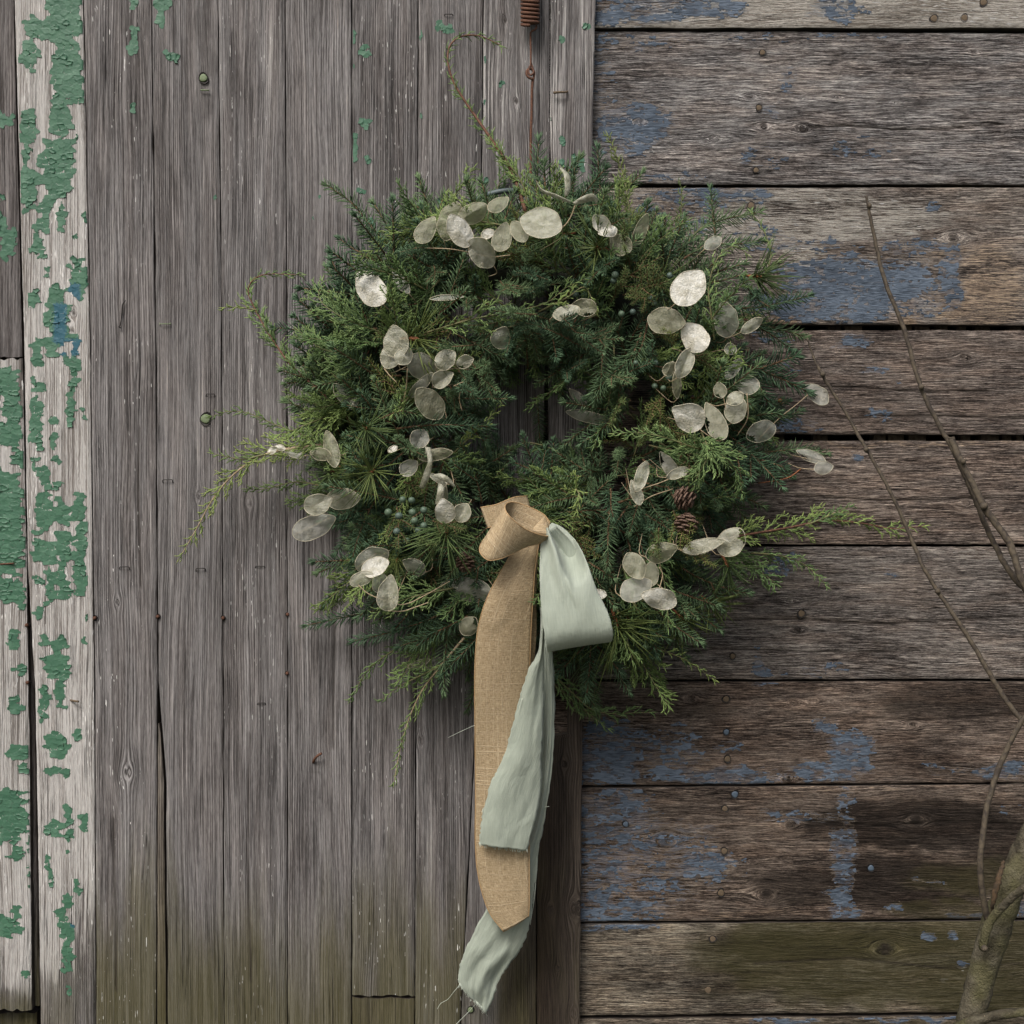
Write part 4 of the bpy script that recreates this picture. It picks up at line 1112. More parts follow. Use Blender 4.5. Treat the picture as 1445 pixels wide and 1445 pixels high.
T = 'pine_tuft'
for i, (x, y, d0, tx, ty, sc) in enumerate(((525, 665, .17, -.1, .2, 1.0), (517, 605, .165, .3, .3, .85), (630, 752, .19, .0, 1.2, 1.05), (583, 478, .17, 1.4, .1, 1.15), (930, 400, .14, .6, .3, .9), (1070, 390, .11, 1.2, .2, 1.0), (870, 880, .12, .3, 1.0, 1.25), (830, 890, .10, -.2, 1.0, 1.1), (1025, 795, .11, .4, .9, .95), (960, 870, .09, .8, .8, .9), (800, 330, .15, -.6, .2, 1.0), (845, 350, .16, -1.0, .0, 1.0), (1000, 850, .09, .8, .7, .9), (560, 790, .15, -.1, .8, .6), (600, 330, .13, .4, .2, .6), (470, 665, .13, -.6, .5, .8))):
    put(T, PINE[i % 4], PW(x, y, d0), Vector((tx, -.75, -ty)), rnd.uniform(0, 6), sc)

# random body of the wreath, and longer tips that make its outline ragged
def body(kind, var, n, seed, rlo, rhi, dlo, dhi, tilt, smin, smax, avoid_bow=True):
    rg = random.Random(seed)
    for i in range(n):
        th = 2 * PI * (i + rg.random()) / n
        ro = rg.uniform(rlo, rhi)
        k = (ro - 205) / 120
        top = math.sqrt(max(0.05, 1 - k * k))
        d = dlo + (dhi - dlo) * top * rg.uniform(.55, 1.0)
        x, y = CX + ro * math.cos(th) * .98, CY + ro * math.sin(th) * .97
        inward = ro < 165 and rg.random() < .8
        spread = rg.gauss(0, .75)
        a = th + spread + (PI if inward else 0)
        dr = Vector((math.cos(a), 0, -math.sin(a)))
        if inward: y += 0
        dz = rg.uniform(*tilt) * (.6 + .4 * top)
        dr.y = -dz if not inward else -abs(dz) * .4
        if rg.random() < .5: dr.z -= .25
        if avoid_bow and abs(x - 765) < 95 and y > 700: d = min(d, .105)
        put(kind, var[rg.randrange(len(var))], PW(x, y, d), dr, rg.gauss(0, .6), rg.uniform(smin, smax))
body('spruce_fill_sprig', SPRUCE, 110, 1, 128, 285, .02, .055, (-.1, .12), .8, 1.15)  # spruce too, from the same meshes as spruce_sprig
body('spruce_fill_sprig', SPRUCE, 64, 11, 150, 262, .05, .085, (-.1, .25), .8, 1.1)
body(J, JUNIPER, 36, 2, 150, 280, .025, .065, (-.05, .2), .75, 1.05)
body(S, SPRUCE, 140, 3, 132, 272, .03, .130, (.0, .7), .8, 1.15)
body(J, JUNIPER, 58, 4, 138, 264, .03, .140, (.05, .8), .7, 1.05)
body('spruce_fill_sprig', SPRUCE, 12, 21, 222, 262, .05, .10, (.0, .35), 1.1, 1.4)
body(J, JUNIPER, 7, 22, 225, 265, .05, .10, (.0, .3), .95, 1.25)
body('spiny_juniper_sprig', SPINY, 26, 5, 150, 250, .04, .14, (.1, .9), .6, 1.0)
for i, (x, y, dd, ax, ay, sc) in enumerate(((620, 800, .10, -.5, 1, 1.15), (590, 790, .09, -.8, .8, 1.1), (560, 780, .08, -1, .5, 1.0), (650, 830, .10, -.4, 1, 1.1), (680, 850, .08, -.2, 1, 1.1), (640, 850, .06, -.6, 1, 1.2), (540, 770, .07, -1, .8, 1.0),
        (830, 840, .09, .1, 1, 1.1), (860, 830, .10, .4, 1, 1.15), (890, 830, .10, .6, 1, 1.1), (930, 810, .09, .8, .9, 1.1), (870, 850, .06, .3, 1, 1.2), (800, 860, .05, .05, 1, 1.1), (960, 800, .08, 1, .7, 1.1), (1000, 760, .07, 1, .6, 1.0), (840, 870, .08, .3, 1, 1.0))):
    put((S, J)[i % 3 == 2], (SPRUCE, JUNIPER)[i % 3 == 2][i % 9], PW(x, y, dd), Vector((ax, -.25, -ay)), rnd.gauss(0, .4), sc)
for (x, y, dd, ax, ay) in ((860, 430, .14, .5, -.8), (905, 420, .15, .3, -.6), (890, 380, .14, -.3, -.9), (920, 465, .16, .6, .3), (935, 560, .15, -.6, .5), (915, 590, .15, -.3, .9), (950, 720, .16, .2, .9), (930, 745, .16, -.3, .8), (970, 500, .14, .5, .2), (560, 715, .16, .2, 1), (590, 760, .17, .4, .3), (610, 735, .17, .7, .2), (880, 560, .15, -.4, .8), (920, 420, .16, -.7, .2), (960, 760, .15, .4, .6), (570, 680, .14, .6, .3)):
    put('spiny_juniper_sprig', SPINY[rnd.randrange(4)], PW(x, y, dd), Vector((ax, -.75, -ay)), rnd.uniform(0, 6), rnd.uniform(.55, .75))

for i in range(16):              # sprigs added above the inner rim to shade the hollow
    a = PI * (1.08 + .84 * i / 15); ro = rnd.uniform(112, 135)
    put(S, SPRUCE[i % 9], PW(CX + ro * math.cos(a) * .9, CY + ro * math.sin(a) - 14, rnd.uniform(.13, .19)), Vector((-math.cos(a) * .35 + rnd.gauss(0, .5), -.35, -.15 + rnd.gauss(0, .35))), rnd.uniform(0, 6), rnd.uniform(.55, .75))
# ---- berries, cones
def sphere_mesh(name, mat, n=12, m=8):
    vs = [(0, 0, 1)]; fs = []
    for i in range(1, m):
        for k in range(n):
            a, b = PI * i / m, 2 * PI * k / n
            vs.append((math.sin(a) * math.cos(b), math.sin(a) * math.sin(b), math.cos(a)))
    vs.append((0, 0, -1))
    for k in range(n): fs.append((0, 1 + k, 1 + (k + 1) % n)); fs.append((len(vs) - 1, 1 + (m - 2) * n + (k + 1) % n, 1 + (m - 2) * n + k))
    for i in range(m - 2):
        for k in range(n): fs.append((1 + i * n + k, 1 + (i + 1) * n + k, 1 + (i + 1) * n + (k + 1) % n, 1 + i * n + (k + 1) % n))
    me = bpy.data.meshes.new(name); me.from_pydata(vs, [], fs); me.materials.append(mat)
    me.polygons.foreach_set('use_smooth', np.ones(len(me.polygons), dtype=bool))
    return me
BERRY = sphere_mesh('berry', M_BERRY)
for (x, y, r, dd) in ((548, 723, 6.5, .20), (568, 705, 5.5, .20), (581, 706, 5.5, .20), (563, 728, 6, .205), (582, 723, 6, .2), (585, 735, 6.2, .205), (598, 720, 6, .195), (598, 742, 6, .2), (590, 748, 6, .2), (560, 750, 6, .2), (563, 766, 5.5, .19), (574, 763, 5.5, .2), (868, 388, 6, .19), (866, 396, 5.5, .185), (945, 389, 5.5, .18), (918, 421, 5, .18), (923, 428, 5, .18), (944, 533, 5.5, .19), (897, 512, 4, .19), (925, 512, 4.5, .18), (936, 548, 5, .18), (877, 443, 5.5, .18), (924, 545, 5, .18), (812, 415, 5.5, .18), (893, 440, 5, .18)):
    o = bpy.data.objects.new('berry', BERRY); dd -= .014; reg(o, PW(x, y, dd), wreath); s = r * .88 / 1000 * (D - dd) / D
    o.scale = (s, s, s * rnd.uniform(.95, 1.1)); o.rotation_euler = (rnd.uniform(0, 3), rnd.uniform(0, 3), 0)

def cone(x, y, dd, L, W, ang, seed):
    rg = random.Random(seed); V, F = [], []
    c = PW(x, y, dd); ax = Vector((math.cos(ang), -.35, -math.sin(ang))).normalized()
    s = ax.orthogonal().normalized(); u = ax.cross(s)
    n = 26
    V2, F2 = tube_mesh([c - ax * L * .5 * q for q in (-.9, -.3, .4, .9)], [W * .16, W * .3, W * .3, W * .15], 6)
    V += V2; F += F2
    for i in range(n):
        t = i / n; a = i * 2.39996
        prof = math.sin(PI * (.12 + .82 * t)) ** .7
        r = W * .5 * prof
        rad = s * math.cos(a) + u * math.sin(a); tan = ax.cross(rad)
        base = c + ax * (t - .5) * L * .95 + rad * r * .3
        tipp = base + rad * r * .85 + ax * L * .15
        w = W * .25 * (.5 + prof * .6)
        b0 = len(V)
        th = ax * -.0018
        for p, ww in ((base, w * .5), ((base + tipp) / 2 + ax * .001, w), (tipp - rad * w * .15, w * .8), (tipp + rad * w * .25, w * .25)):
            V += [p - tan * ww, p + tan * ww, p + tan * ww + th, p - tan * ww + th]
        for q in range(3):
            for k in range(4):
                F.append((b0 + q * 4 + k, b0 + q * 4 + (k + 1) % 4, b0 + q * 4 + 4 + (k + 1) % 4, b0 + q * 4 + 4 + k))
        F.append((b0 + 12, b0 + 13, b0 + 14, b0 + 15))
    o = mesh_obj('pine_cone', V, F, M_CONE, wreath, smooth=False); o['kind'] = 'stuff'
cone(965, 702, .178, .026, .027, .5, 1)
cone(969, 738, .178, .027, .025, 1.9, 2)
cone(657, 792, .165, .024, .022, 1.4, 3)
bar('bud', [PW(1098, 565, .087), PW(1101, 565, .088), PW(1104, 564, .088)], [.0022, .003, .001], M_BUD, wreath)

# ---- seed pods
def pod_mat(name, col, col2, alpha, rough, transl, sheen):
    n = NT(name)
    gx, gy, ed = n.sep(n.attr('tint').outputs['Vector'])
    nz = n.noise(n.obj(), 90, 4, .6)
    nf = n.noise(n.obj(), 420, 3, .6)
    c = n.mix(n.smooth(nz, .35, .65), col, col2)
    c = n.mix(n.mul(n.smooth(nf, .55, .75), .15), c, lin(130, 118, 94))
    c = n.mix(n.mul(n.smooth(n.noise(n.obj(), 55, 3, .6), .5, .68), .5), c, n.mix(1.0, c, (.80, .79, .74), 'MULTIPLY'))
    c = n.mix(n.mul(ed, .75), c, lin(206, 198, 172))
    c = n.mix(n.mul(gy, .75), c, lin(112, 98, 72))
    n.fin(c, rough, n.bump(n.madd(nz, 1.0, n.madd(n.noise(n.obj(), 170, 3, .6, 1.2), .8, n.mul(nf, .2))), .7, .0036), .6)
    n.b.inputs['Sheen Weight'].default_value = sheen
    tr = n.n.new('ShaderNodeBsdfTranslucent'); n.put(tr.inputs['Color'], c)
    mx = n.n.new('ShaderNodeMixShader'); mx.inputs[0].default_value = transl
    n.l.new(n.b.outputs[0], mx.inputs[1]); n.l.new(tr.outputs[0], mx.inputs[2])
    tp = n.n.new('ShaderNodeBsdfTransparent')
    m2 = n.n.new('ShaderNodeMixShader')
    n.put(m2.inputs[0], n.math('ADD', alpha, n.mul(ed, .4), clamp=True))
    n.l.new(tp.outputs[0], m2.inputs[1]); n.l.new(mx.outputs[0], m2.inputs[2])
    n.l.new(m2.outputs[0], n.out.inputs['Surface'])
    return n.m
PODM = {'b': pod_mat('pearl_pod', lin(224, 222, 212), lin(196, 192, 176), .86, .24, .25, .1),
        'm': pod_mat('beige_pod', lin(192, 191, 174), lin(160, 159, 138), .76, .42, .3, .05),
        'o': pod_mat('olive_pod', lin(172, 171, 148), lin(146, 145, 120), .68, .45, .35, .0),
        'g': pod_mat('grey_pod', lin(200, 200, 188), lin(172, 172, 158), .52, .40, .3, .0)}

def pod(x, y, L, W, ang, m, d, curl=0.25, tx=None, ty=None, seed=0, stem=True, label=None):
    """flat papery pod: long axis at ang degrees (counter-clockwise from right), in mm; tx/ty lean it out of the wall plane"""
    rg = random.Random(seed * 7 + 3)
    if m == 'g' or seed % 5 == 1: d = d - .014
    if y < 345 and x < 780: d = d + .012
    tx = rg.uniform(-.6, .6) if tx is None else tx
    ty = rg.uniform(-.6, .6) if ty is None else ty
    c = PW(x, y, d)
    s = (D - d) / D / 1000
    a = math.radians(ang)
    e1 = Vector((math.cos(a), 0, math.sin(a))); e2 = Vector((-math.sin(a), 0, math.cos(a))); e3 = Vector((0, -1, 0))
    n, rings = 26, 6
    V, F, T = [], [], []
    w1, w2 = rg.uniform(0, 6), rg.uniform(0, 6)
    amp = rg.uniform(.6, 1.5); asym = rg.uniform(-.2, .12); pk = rg.uniform(.06, .26); cup = rg.uniform(-.5, 1.0); fold = rg.uniform(-1, 1) ** 3 * .8; torn = rg.randrange(n) if rg.random() < .22 else None
    def pt(r, k):
        b = 2 * PI * k / n
        u = math.cos(b); v = math.sin(b)
        point = 1 + pk * max(0, u) ** 9 + .04 * max(0, -u) ** 10
        wsh = (1 + .16 * (1 - abs(u)) * abs(u) * 4 * .5) * (1 + asym * u)
        U = u * L / 2 * point * r; Wd = v * W / 2 * wsh * r
        U *= 1 + .025 * math.sin(3 * b + w1); Wd *= 1 + .03 * math.sin(2 * b + w2)
        z = curl * W * cup * (.5 * (1 - r * r)) + fold * abs(Wd - W * .1 * math.sin(U * .05)) - abs(fold) * .2 * W + .0035 * cup * U * U * (1 if L > 30 else 2) + amp * .9 * math.sin(U * .33 + Wd * .21 + w2) * r + amp * 1.6 * math.sin(U * .16 + w1) * math.cos(Wd * .22 + w2) * r + 1.2 * amp * r ** 3 * math.sin(3 * b + w2)
        z += U * tx + Wd * ty
        return c + (e1 * U + e2 * Wd + e3 * z) * s
    seam = rg.uniform(-.2, .2)
    V.append(pt(0, 0)); T.append((0, 0, 0))
    for q in range(1, rings + 1):
        for k in range(n):
            V.append(pt(q / rings, k)); T.append((0, 0, 0))
    for k in range(n):
        F.append((0, 1 + k, 1 + (k + 1) % n))
        for q in range(rings - 1):
            if torn is not None and q >= 2 + abs((k - torn + 3) % n - 2) and (k - torn + 3) % n < 5: continue
            F.append((1 + q * n + k, 1 + (q + 1) * n + k, 1 + (q + 1) * n + (k + 1) % n, 1 + q * n + (k + 1) % n))
    rim = [pt(1, k % n) for k in range(n + 1)]
    v2, f2 = tube_mesh(rim, .00045, 4, False)
    b0 = len(V); V += v2; F += [tuple(b0 + i for i in f) for f in f2]; T += [(0, 0, 1)] * len(v2)
    o = mesh_obj('seed_pod', V, F, PODM[m], wreath, origin=c, attrs={'tint': ('FLOAT_VECTOR', T)})
    if stem:
        p0 = pt(1, n // 2)
        dirv = (PW(CX + (x - CX) * .86, CY + (y - CY) * .86, max(.02, d - .05)) - p0)
        mid = p0 - e1 * .008 + dirv * .3
        sv, sf = tube_mesh([Vector(q.tolist()) for q in spline([tuple(p0), tuple(mid), tuple(p0 + dirv)], 3)], .00055, 4)
        mesh_obj('pod_stem', sv, sf, M_TAN, o)
    return o

PODS = [(601, 325, 44, 24, 62, 'o', .17), (635, 313, 50, 34, 70, 'o', .165), (666, 299, 40, 26, 25, 'o', .16), (649, 326, 47, 31, 118, 'b', .19), (703, 288, 34, 20, 42, 'o', .165), (688, 330, 18, 13, 20, 'b', .19),
 (709, 335, 42, 26, 76, 'o', .175), (680, 358, 40, 32, 140, 'm', .19), (765, 315, 55, 48, 160, 'm', .20), (733, 328, 34, 22, 120, 'o', .175), (523, 407, 56, 38, 128, 'b', .19), (566, 399, 38, 15, 125, 'g', .16),
 (630, 420, 44, 8, 8, 'g', .19), (559, 484, 40, 36, 100, 'm', .19), (551, 503, 34, 28, 70, 'm', .18), (570, 502, 27, 22, 60, 'm', .195), (597, 518, 42, 34, 150, 'g', .19), (628, 508, 31, 25, 40, 'm', .19), (655, 511, 23, 16, 20, 'm', .185),
 (624, 535, 30, 22, 30, 'm', .185), (593, 545, 44, 14, 42, 'g', .18), (707, 477, 29, 25, 60, 'g', .18), (799, 441, 37, 22, 15, 'm', .19), (824, 434, 34, 23, 170, 'o', .18), (850, 319, 30, 22, 130, 'b', .18), (858, 326, 26, 18, 200, 'b', .18),
 (904, 326, 40, 17, 68, 'o', .17), (876, 346, 32, 26, 140, 'o', .165), (971, 407, 58, 42, 50, 'b', .21), (940, 453, 48, 34, 165, 'o', .19), (981, 476, 44, 34, 120, 'b', .20), (1024, 453, 44, 32, 100, 'g', .18), (1060, 460, 34, 15, 32, 'm', .17),
 (966, 513, 44, 23, 62, 'm', .20), (944, 521, 20, 15, 60, 'o', .19), (955, 543, 36, 12, 95, 'o', .185), (1035, 521, 38, 15, 48, 'g', .16), (1031, 493, 17, 16, 0, 'g', .17), (1055, 541, 32, 28, 160, 'g', .17), (1016, 551, 21, 16, 100, 'o', .18),
 (1037, 563, 22, 19, 30, 'm', .19), (1038, 578, 38, 28, 75, 'm', .195), (1153, 556, 38, 24, 142, 'g', .12), (1006, 343, 29, 17, 38, 'g', .13), (817, 562, 32, 13, 140, 'g', .13), (832, 589, 60, 15, 168, 'g', .13), (973, 589, 44, 36, 150, 'b', .21),
 (1009, 596, 52, 27, 112, 'o', .19), (1074, 609, 46, 28, 20, 'g', .16), (1146, 644, 40, 16, 160, 'g', .12), (1162, 660, 28, 18, 10, 'g', .125), (944, 658, 40, 18, 125, 'b', .19), (956, 668, 34, 14, 20, 'm', .185), (905, 673, 42, 18, 70, 'm', .19), (898, 696, 34, 16, 110, 'm', .19),
 (992, 770, 54, 18, 15, 'm', .19), (985, 773, 44, 18, 12, 'm', .185), (1031, 765, 41, 34, 60, 'm', .195), (932, 780, 40, 26, 20, 'o', .185), (897, 831, 46, 30, 25, 'g', .19), (896, 799, 38, 28, 120, 'o', .18), (918, 812, 32, 22, 80, 'o', .18), (932, 845, 46, 29, 165, 'b', .20),
 (467, 635, 50, 21, 105, 'o', .17), (453, 641, 30, 17, 170, 'o', .16), (384, 636, 13, 9, 40, 'b', .11), (396, 632, 14, 8, 160, 'b', .11), (416, 641, 22, 10, 170, 'g', .11), (485, 558, 34, 18, 130, 'g', .16), (500, 567, 24, 10, 65, 'g', .16), (607, 570, 46, 35, 130, 'o', .175),
 (483, 704, 46, 29, 5, 'm', .18), (448, 712, 37, 28, 20, 'm', .175), (441, 744, 58, 32, 24, 'g', .175), (592, 620, 26, 24, 60, 'g', .18), (613, 642, 46, 16, 8, 'o', .185), (577, 660, 27, 21, 40, 'g', .18), (554, 634, 14, 9, 30, 'b', .18),
 (628, 722, 32, 27, 100, 'b', .20), (652, 724, 26, 24, 60, 'm', .195), (523, 792, 46, 34, 30, 'g', .18), (529, 800, 36, 25, 20, 'b', .195), (509, 817, 32, 19, 25, 'm', .19), (537, 822, 30, 24, 100, 'g', .185), (548, 839, 46, 29, 82, 'm', .20), (585, 800, 31, 22, 150, 'g', .185),
 (660, 832, 66, 32, 172, 'g', .16), (661, 884, 28, 24, 50, 'o', .15), (590, 937, 30, 9, 20, 'o', .10), (612, 936, 23, 14, 25, 'g', .10), (843, 840, 14, 26, 100, 'b', .15), (618, 676, 30, 9, 150, 'm', .19), (626, 690, 9, 30, 10, 'm', .19)]
for i, p in enumerate(PODS):
    pod(*p, seed=i, stem=(i % 3 != 0 or p[5] in 'bm'))

def stalk(P, r=.0007, mat=None):
    bar('pod_stem', [PW(*p) for p in spline(P, 5)], r, mat or M_TAN, wreath, 4)
stalk([(505, 825, .19), (520, 838, .19), (545, 848, .19), (570, 853, .185), (600, 840, .18), (635, 820, .17)])
stalk([(548, 862, .195), (570, 862, .19), (605, 850, .185)])
stalk([(575, 520, .19), (572, 555, .17), (560, 590, .16)])
stalk([(560, 540, .185), (550, 530, .185), (542, 520, .18)])
stalk([(640, 545, .185), (655, 540, .18), (648, 560, .17), (652, 580, .165)])
stalk([(1140, 557, .12), (1125, 570, .12), (1100, 590, .12), (1070, 620, .12)], .0005)
stalk([(1054, 555, .17), (1055, 590, .165), (1040, 615, .15)])
stalk([(1020, 555, .18), (1025, 590, .175), (1012, 620, .16)])
stalk([(1130, 662, .10), (1110, 675, .10), (1070, 682, .09)], .0009, M_BUD)
stalk([(595, 350, .17), (640, 352, .18), (690, 362, .18), (720, 360, .175)])
stalk([(930, 800, .185), (935, 812, .185), (930, 832, .19)])
stalk([(905, 690, .185), (935, 680, .185), (960, 668, .18)])
stalk([(895, 715, .18), (920, 700, .18), (950, 690, .17)])
# dried husk: three curled papery tongues on a thin fork
def strip_geo(sections, m=4):
    S2 = spline(sections, 6)
    V, F = [], []
    for q in S2:
        a, b = PW(*q[:3]), PW(*q[3:])
        for k in range(m + 1): V.append(a.lerp(b, k / m) + Vector((0, -.0018 * math.sin(PI * k / m), 0)))
    for i in range(len(S2) - 1):
        for k in range(m): F.append((i * (m + 1) + k, i * (m + 1) + k + 1, (i + 1) * (m + 1) + k + 1, (i + 1) * (m + 1) + k))
    return V, F
for sec in ([(756, 254, .19, 757, 257, .19), (766, 267, .195, 764, 271, .19), (785, 274, .2, 783, 279, .195), (806, 284, .2, 804, 287, .195)],
            [(790, 238, .19, 792, 237, .19), (795, 246, .2, 804, 248, .195), (797, 262, .205, 805, 266, .2), (797, 276, .2, 800, 277, .2)],
            [(808, 286, .2, 812, 290, .2), (820, 278, .205, 822, 287, .2), (836, 273, .2, 838, 284, .195), (845, 282, .19, 841, 288, .185)]):
    v, f = strip_geo(sec)
    o = mesh_obj('dry_husk', v, f, PODM['m'], wreath, attrs={'tint': ('FLOAT_VECTOR', [(0, 0, 0)] * len(v))})
    md = o.modifiers.new('thickness', 'SOLIDIFY'); md.thickness = .0006
stalk([(812, 288, .2), (806, 305, .195), (795, 320, .19), (770, 335, .18)], .0009)
for sec in ([(612, 670, .19, 614, 674, .19), (622, 668, .2, 622, 677, .2), (634, 674, .2, 631, 681, .2), (643, 686, .195, 641, 688, .195)],
            [(619, 682, .19, 628, 680, .19), (617, 695, .195, 627, 694, .195), (614, 712, .19, 624, 712, .19)],
            [(599, 630, .19, 608, 632, .19), (604, 650, .195, 610, 652, .195), (598, 668, .19, 606, 672, .19), (592, 688, .18, 598, 690, .18)]):
    v, f = strip_geo(sec)
    o = mesh_obj('dry_husk', v, f, PODM['m'], wreath, attrs={'tint': ('FLOAT_VECTOR', [(0, 0, 0)] * len(v))})
    md = o.modifiers.new('thickness', 'SOLIDIFY'); md.thickness = .0006

# ------------------------------------------------------------------ ribbons
def burlap_mat():
    n = NT('burlap_weave')
    u, v, r = n.sep(n.attr('tint').outputs['Vector'])            # millimetres across / along
    wx = n.math('SINE', n.mul(u, 5.2)); wy = n.math('SINE', n.mul(v, 5.2))
    nu = n.noise(n.comb(n.mul(u, 1.1), n.mul(v, .16), 1.0), 1, 3, .6)
    nvv = n.noise(n.comb(n.mul(u, .16), n.mul(v, 1.1), 4.0), 1, 3, .6)
    fine = n.noise(n.comb(n.mul(u, 1.6), n.mul(v, 1.6), 9.0), 1, 3, .7)
    val = n.madd(n.sub(nu, .5), 1.0, n.madd(n.sub(nvv, .5), 1.1, n.madd(n.sub(fine, .5), .8, .5)))
    val = n.madd(n.mul(wx, wy), .05, val)
    slub = n.math('MAXIMUM', n.smooth(n.noise(n.comb(n.mul(u, .004), n.mul(v, .42), 14.0), 1, 2, .5), .54, .70), n.smooth(n.noise(n.comb(n.mul(u, .36), n.mul(v, .004), 24.0), 1, 2, .5), .54, .70))
    c = n.ramp(val, [(0.05, lin(100, 86, 66)), (.42, lin(150, 131, 102)), (.60, lin(169, 150, 119)), (.95, lin(202, 185, 155))])
    c = n.mix(n.mul(slub, .30), c, lin(208, 190, 162))
    return n.fin(c, .85, n.bump(n.madd(slub, .5, val), .6, .0010), .2)
def sage_mat():
    n = NT('sage_silk')
    u, v, r = n.sep(n.attr('tint').outputs['Vector'])
    a = n.noise(n.comb(n.mul(u, .7), n.mul(v, .045), 1.0), 1, 4, .65)
    b = n.noise(n.comb(n.mul(u, .03), n.mul(v, .9), 5.0), 1, 3, .6)
    w = n.noise(n.comb(n.mul(u, .05), n.mul(v, .022), 8.0), 1, 3, .5, .6)
    f = n.madd(n.sub(a, .5), 1.1, n.madd(n.sub(b, .5), .25, .5))
    c = n.mix(n.math('ADD', f, 0.0, clamp=True), lin(146, 155, 142), lin(184, 192, 177))
    h = n.madd(n.sub(w, .5), 3.0, n.mul(f, .22))
    n.b.inputs['Sheen Weight'].default_value = .15
    m = n.fin(c, .6, n.bump(n.madd(f, .5, h), .5, .0018), .3)
    tr = n.n.new('ShaderNodeBsdfTranslucent'); n.put(tr.inputs['Color'], c)
    mx = n.n.new('ShaderNodeMixShader'); mx.inputs[0].default_value = .25
    n.l.new(n.b.outputs[0], mx.inputs[1]); n.l.new(tr.outputs[0], mx.inputs[2]); n.l.new(mx.outputs[0], n.out.inputs['Surface'])
    return m
M_BURLAP, M_SAGE = burlap_mat(), sage_mat()
M_HEM = simple('burlap_hem', lin(176, 146, 106), .7, 0, lin(150, 122, 86), 900)
M_FRAY = simple('sage_thread', lin(196, 204, 190), .8)

def ribbon(name, parent, sections, mat, m=18, per=7, bulge=None, hem=None, fray=0.0, thick=.0006, seed=0, endjag=0.0):
    S2 = spline(sections, per)
    V, T = [], []
    along = 0; prev = None
    n = len(S2)
    for i, q in enumerate(S2):
        a, b = PW(*q[:3]), PW(*q[3:6])
        mid = (a + b) / 2
        if prev is not None: along += (mid - prev).length * 1000
        prev = mid
        wd = (b - a).length * 1000
        row_t = (b - a).normalized()
        for k in range(m + 1):
            s = k / m
            p = a.lerp(b, s)
            if fray and k in (0, m): p = p + row_t * (float(vn(along * .8, k, seed)) - .5) * fray / 1000
            if endjag and i == n - 1: p = p + Vector((0, 0, (float(vn(s * wd * .9, 3.3, seed)) - .5) * endjag / 1000))
            if bulge: p = p + Vector((0, -bulge(s, i / (n - 1)), 0))
            V.append(p); T.append((s * wd + seed * 60, along, 0))
    F = []
    for i in range(n - 1):
        for k in range(m):
            F.append((i * (m + 1) + k, (i + 1) * (m + 1) + k, (i + 1) * (m + 1) + k + 1, i * (m + 1) + k + 1))
    o = mesh_obj(name, V, F, mat, parent, attrs={'tint': ('FLOAT_VECTOR', T)})
    md = o.modifiers.new('thickness', 'SOLIDIFY'); md.thickness = thick; md.offset = 0
    if hem:
        for k in (0, m):
            pp = [V[i * (m + 1) + k] for i in range(n)]
            v, f = tube_mesh(pp, .0008, 5)
            mesh_obj('hem', v, f, M_HEM, o)
    return o

rib1 = tag(empty('burlap_ribbon', PW(758, 760, .18)), 'tan burlap ribbon with a folded loop tied to the bottom of the wreath', 'ribbon')
ribbon('back_loop', rib1, [(678, 716, .165, 688, 745, .165), (700, 712, .17, 706, 740, .17), (725, 702, .165, 730, 730, .165), (744, 700, .15, 750, 722, .15)], M_BURLAP, hem=True, seed=1)
ribbon('back_tail', rib1, [(752, 780, .168, 760, 778, .168), (749, 830, .168, 757, 830, .168), (746, 890, .160, 757, 892, .160), (743, 940, .148, 753, 940, .148), (740, 1000, .135, 748, 1000, .135)], M_BURLAP, m=6, seed=2)
ribbon('tail', rib1, [(738, 765, .180, 762, 762, .182), (724, 778, .186, 759, 775, .186), (705, 810, .190, 754.5, 808, .188), (690, 838, .190, 752.5, 840, .188), (680, 865, .185, 750.5, 870, .182), (673, 898, .178, 749, 900, .175), (670, 955, .165, 747.5, 955, .160),
                       (670.5, 1040, .145, 747, 1040, .142), (671, 1120, .132, 747, 1120, .130), (671, 1194, .122, 747, 1194, .120), (676, 1242, .116, 747, 1245, .114), (690, 1287, .112, 747, 1276, .110), (711, 1315, .110, 746, 1294, .108)], M_BURLAP,
       bulge=lambda s, t: .009 * math.sin(PI * s) * (1 - .5 * t) + (float(fbm(s * 1.6, t * 6, 19)) - .5) * .008, hem=True, seed=3)
ribbon('front_loop', rib1, [(776, 757, .200, 766, 766, .196), (763, 755, .214, 742, 772, .208), (744, 748, .226, 722, 782, .220), (728, 737, .234, 704, 789, .230), (716, 725, .236, 688, 790, .234), (712.5, 716, .226, 677, 778, .228), (716, 710, .206, 682, 762, .212),
                             (727, 709, .192, 697, 752, .196), (748, 716, .186, 722, 754, .188), (767, 726, .186, 750, 760, .186), (776.5, 738, .188, 768, 764, .188)], M_BURLAP, per=9, hem=True, seed=4)
ribbon('knot', rib1, [(765, 732, .188, 769, 729, .186), (757, 740, .194, 773, 739, .190), (752, 746, .198, 774, 746, .194), (754, 751, .199, 775, 753, .196), (762, 755, .196, 775, 757, .194)], M_BURLAP, m=8, bulge=lambda s, t: .002 * math.sin(PI * s), seed=5)

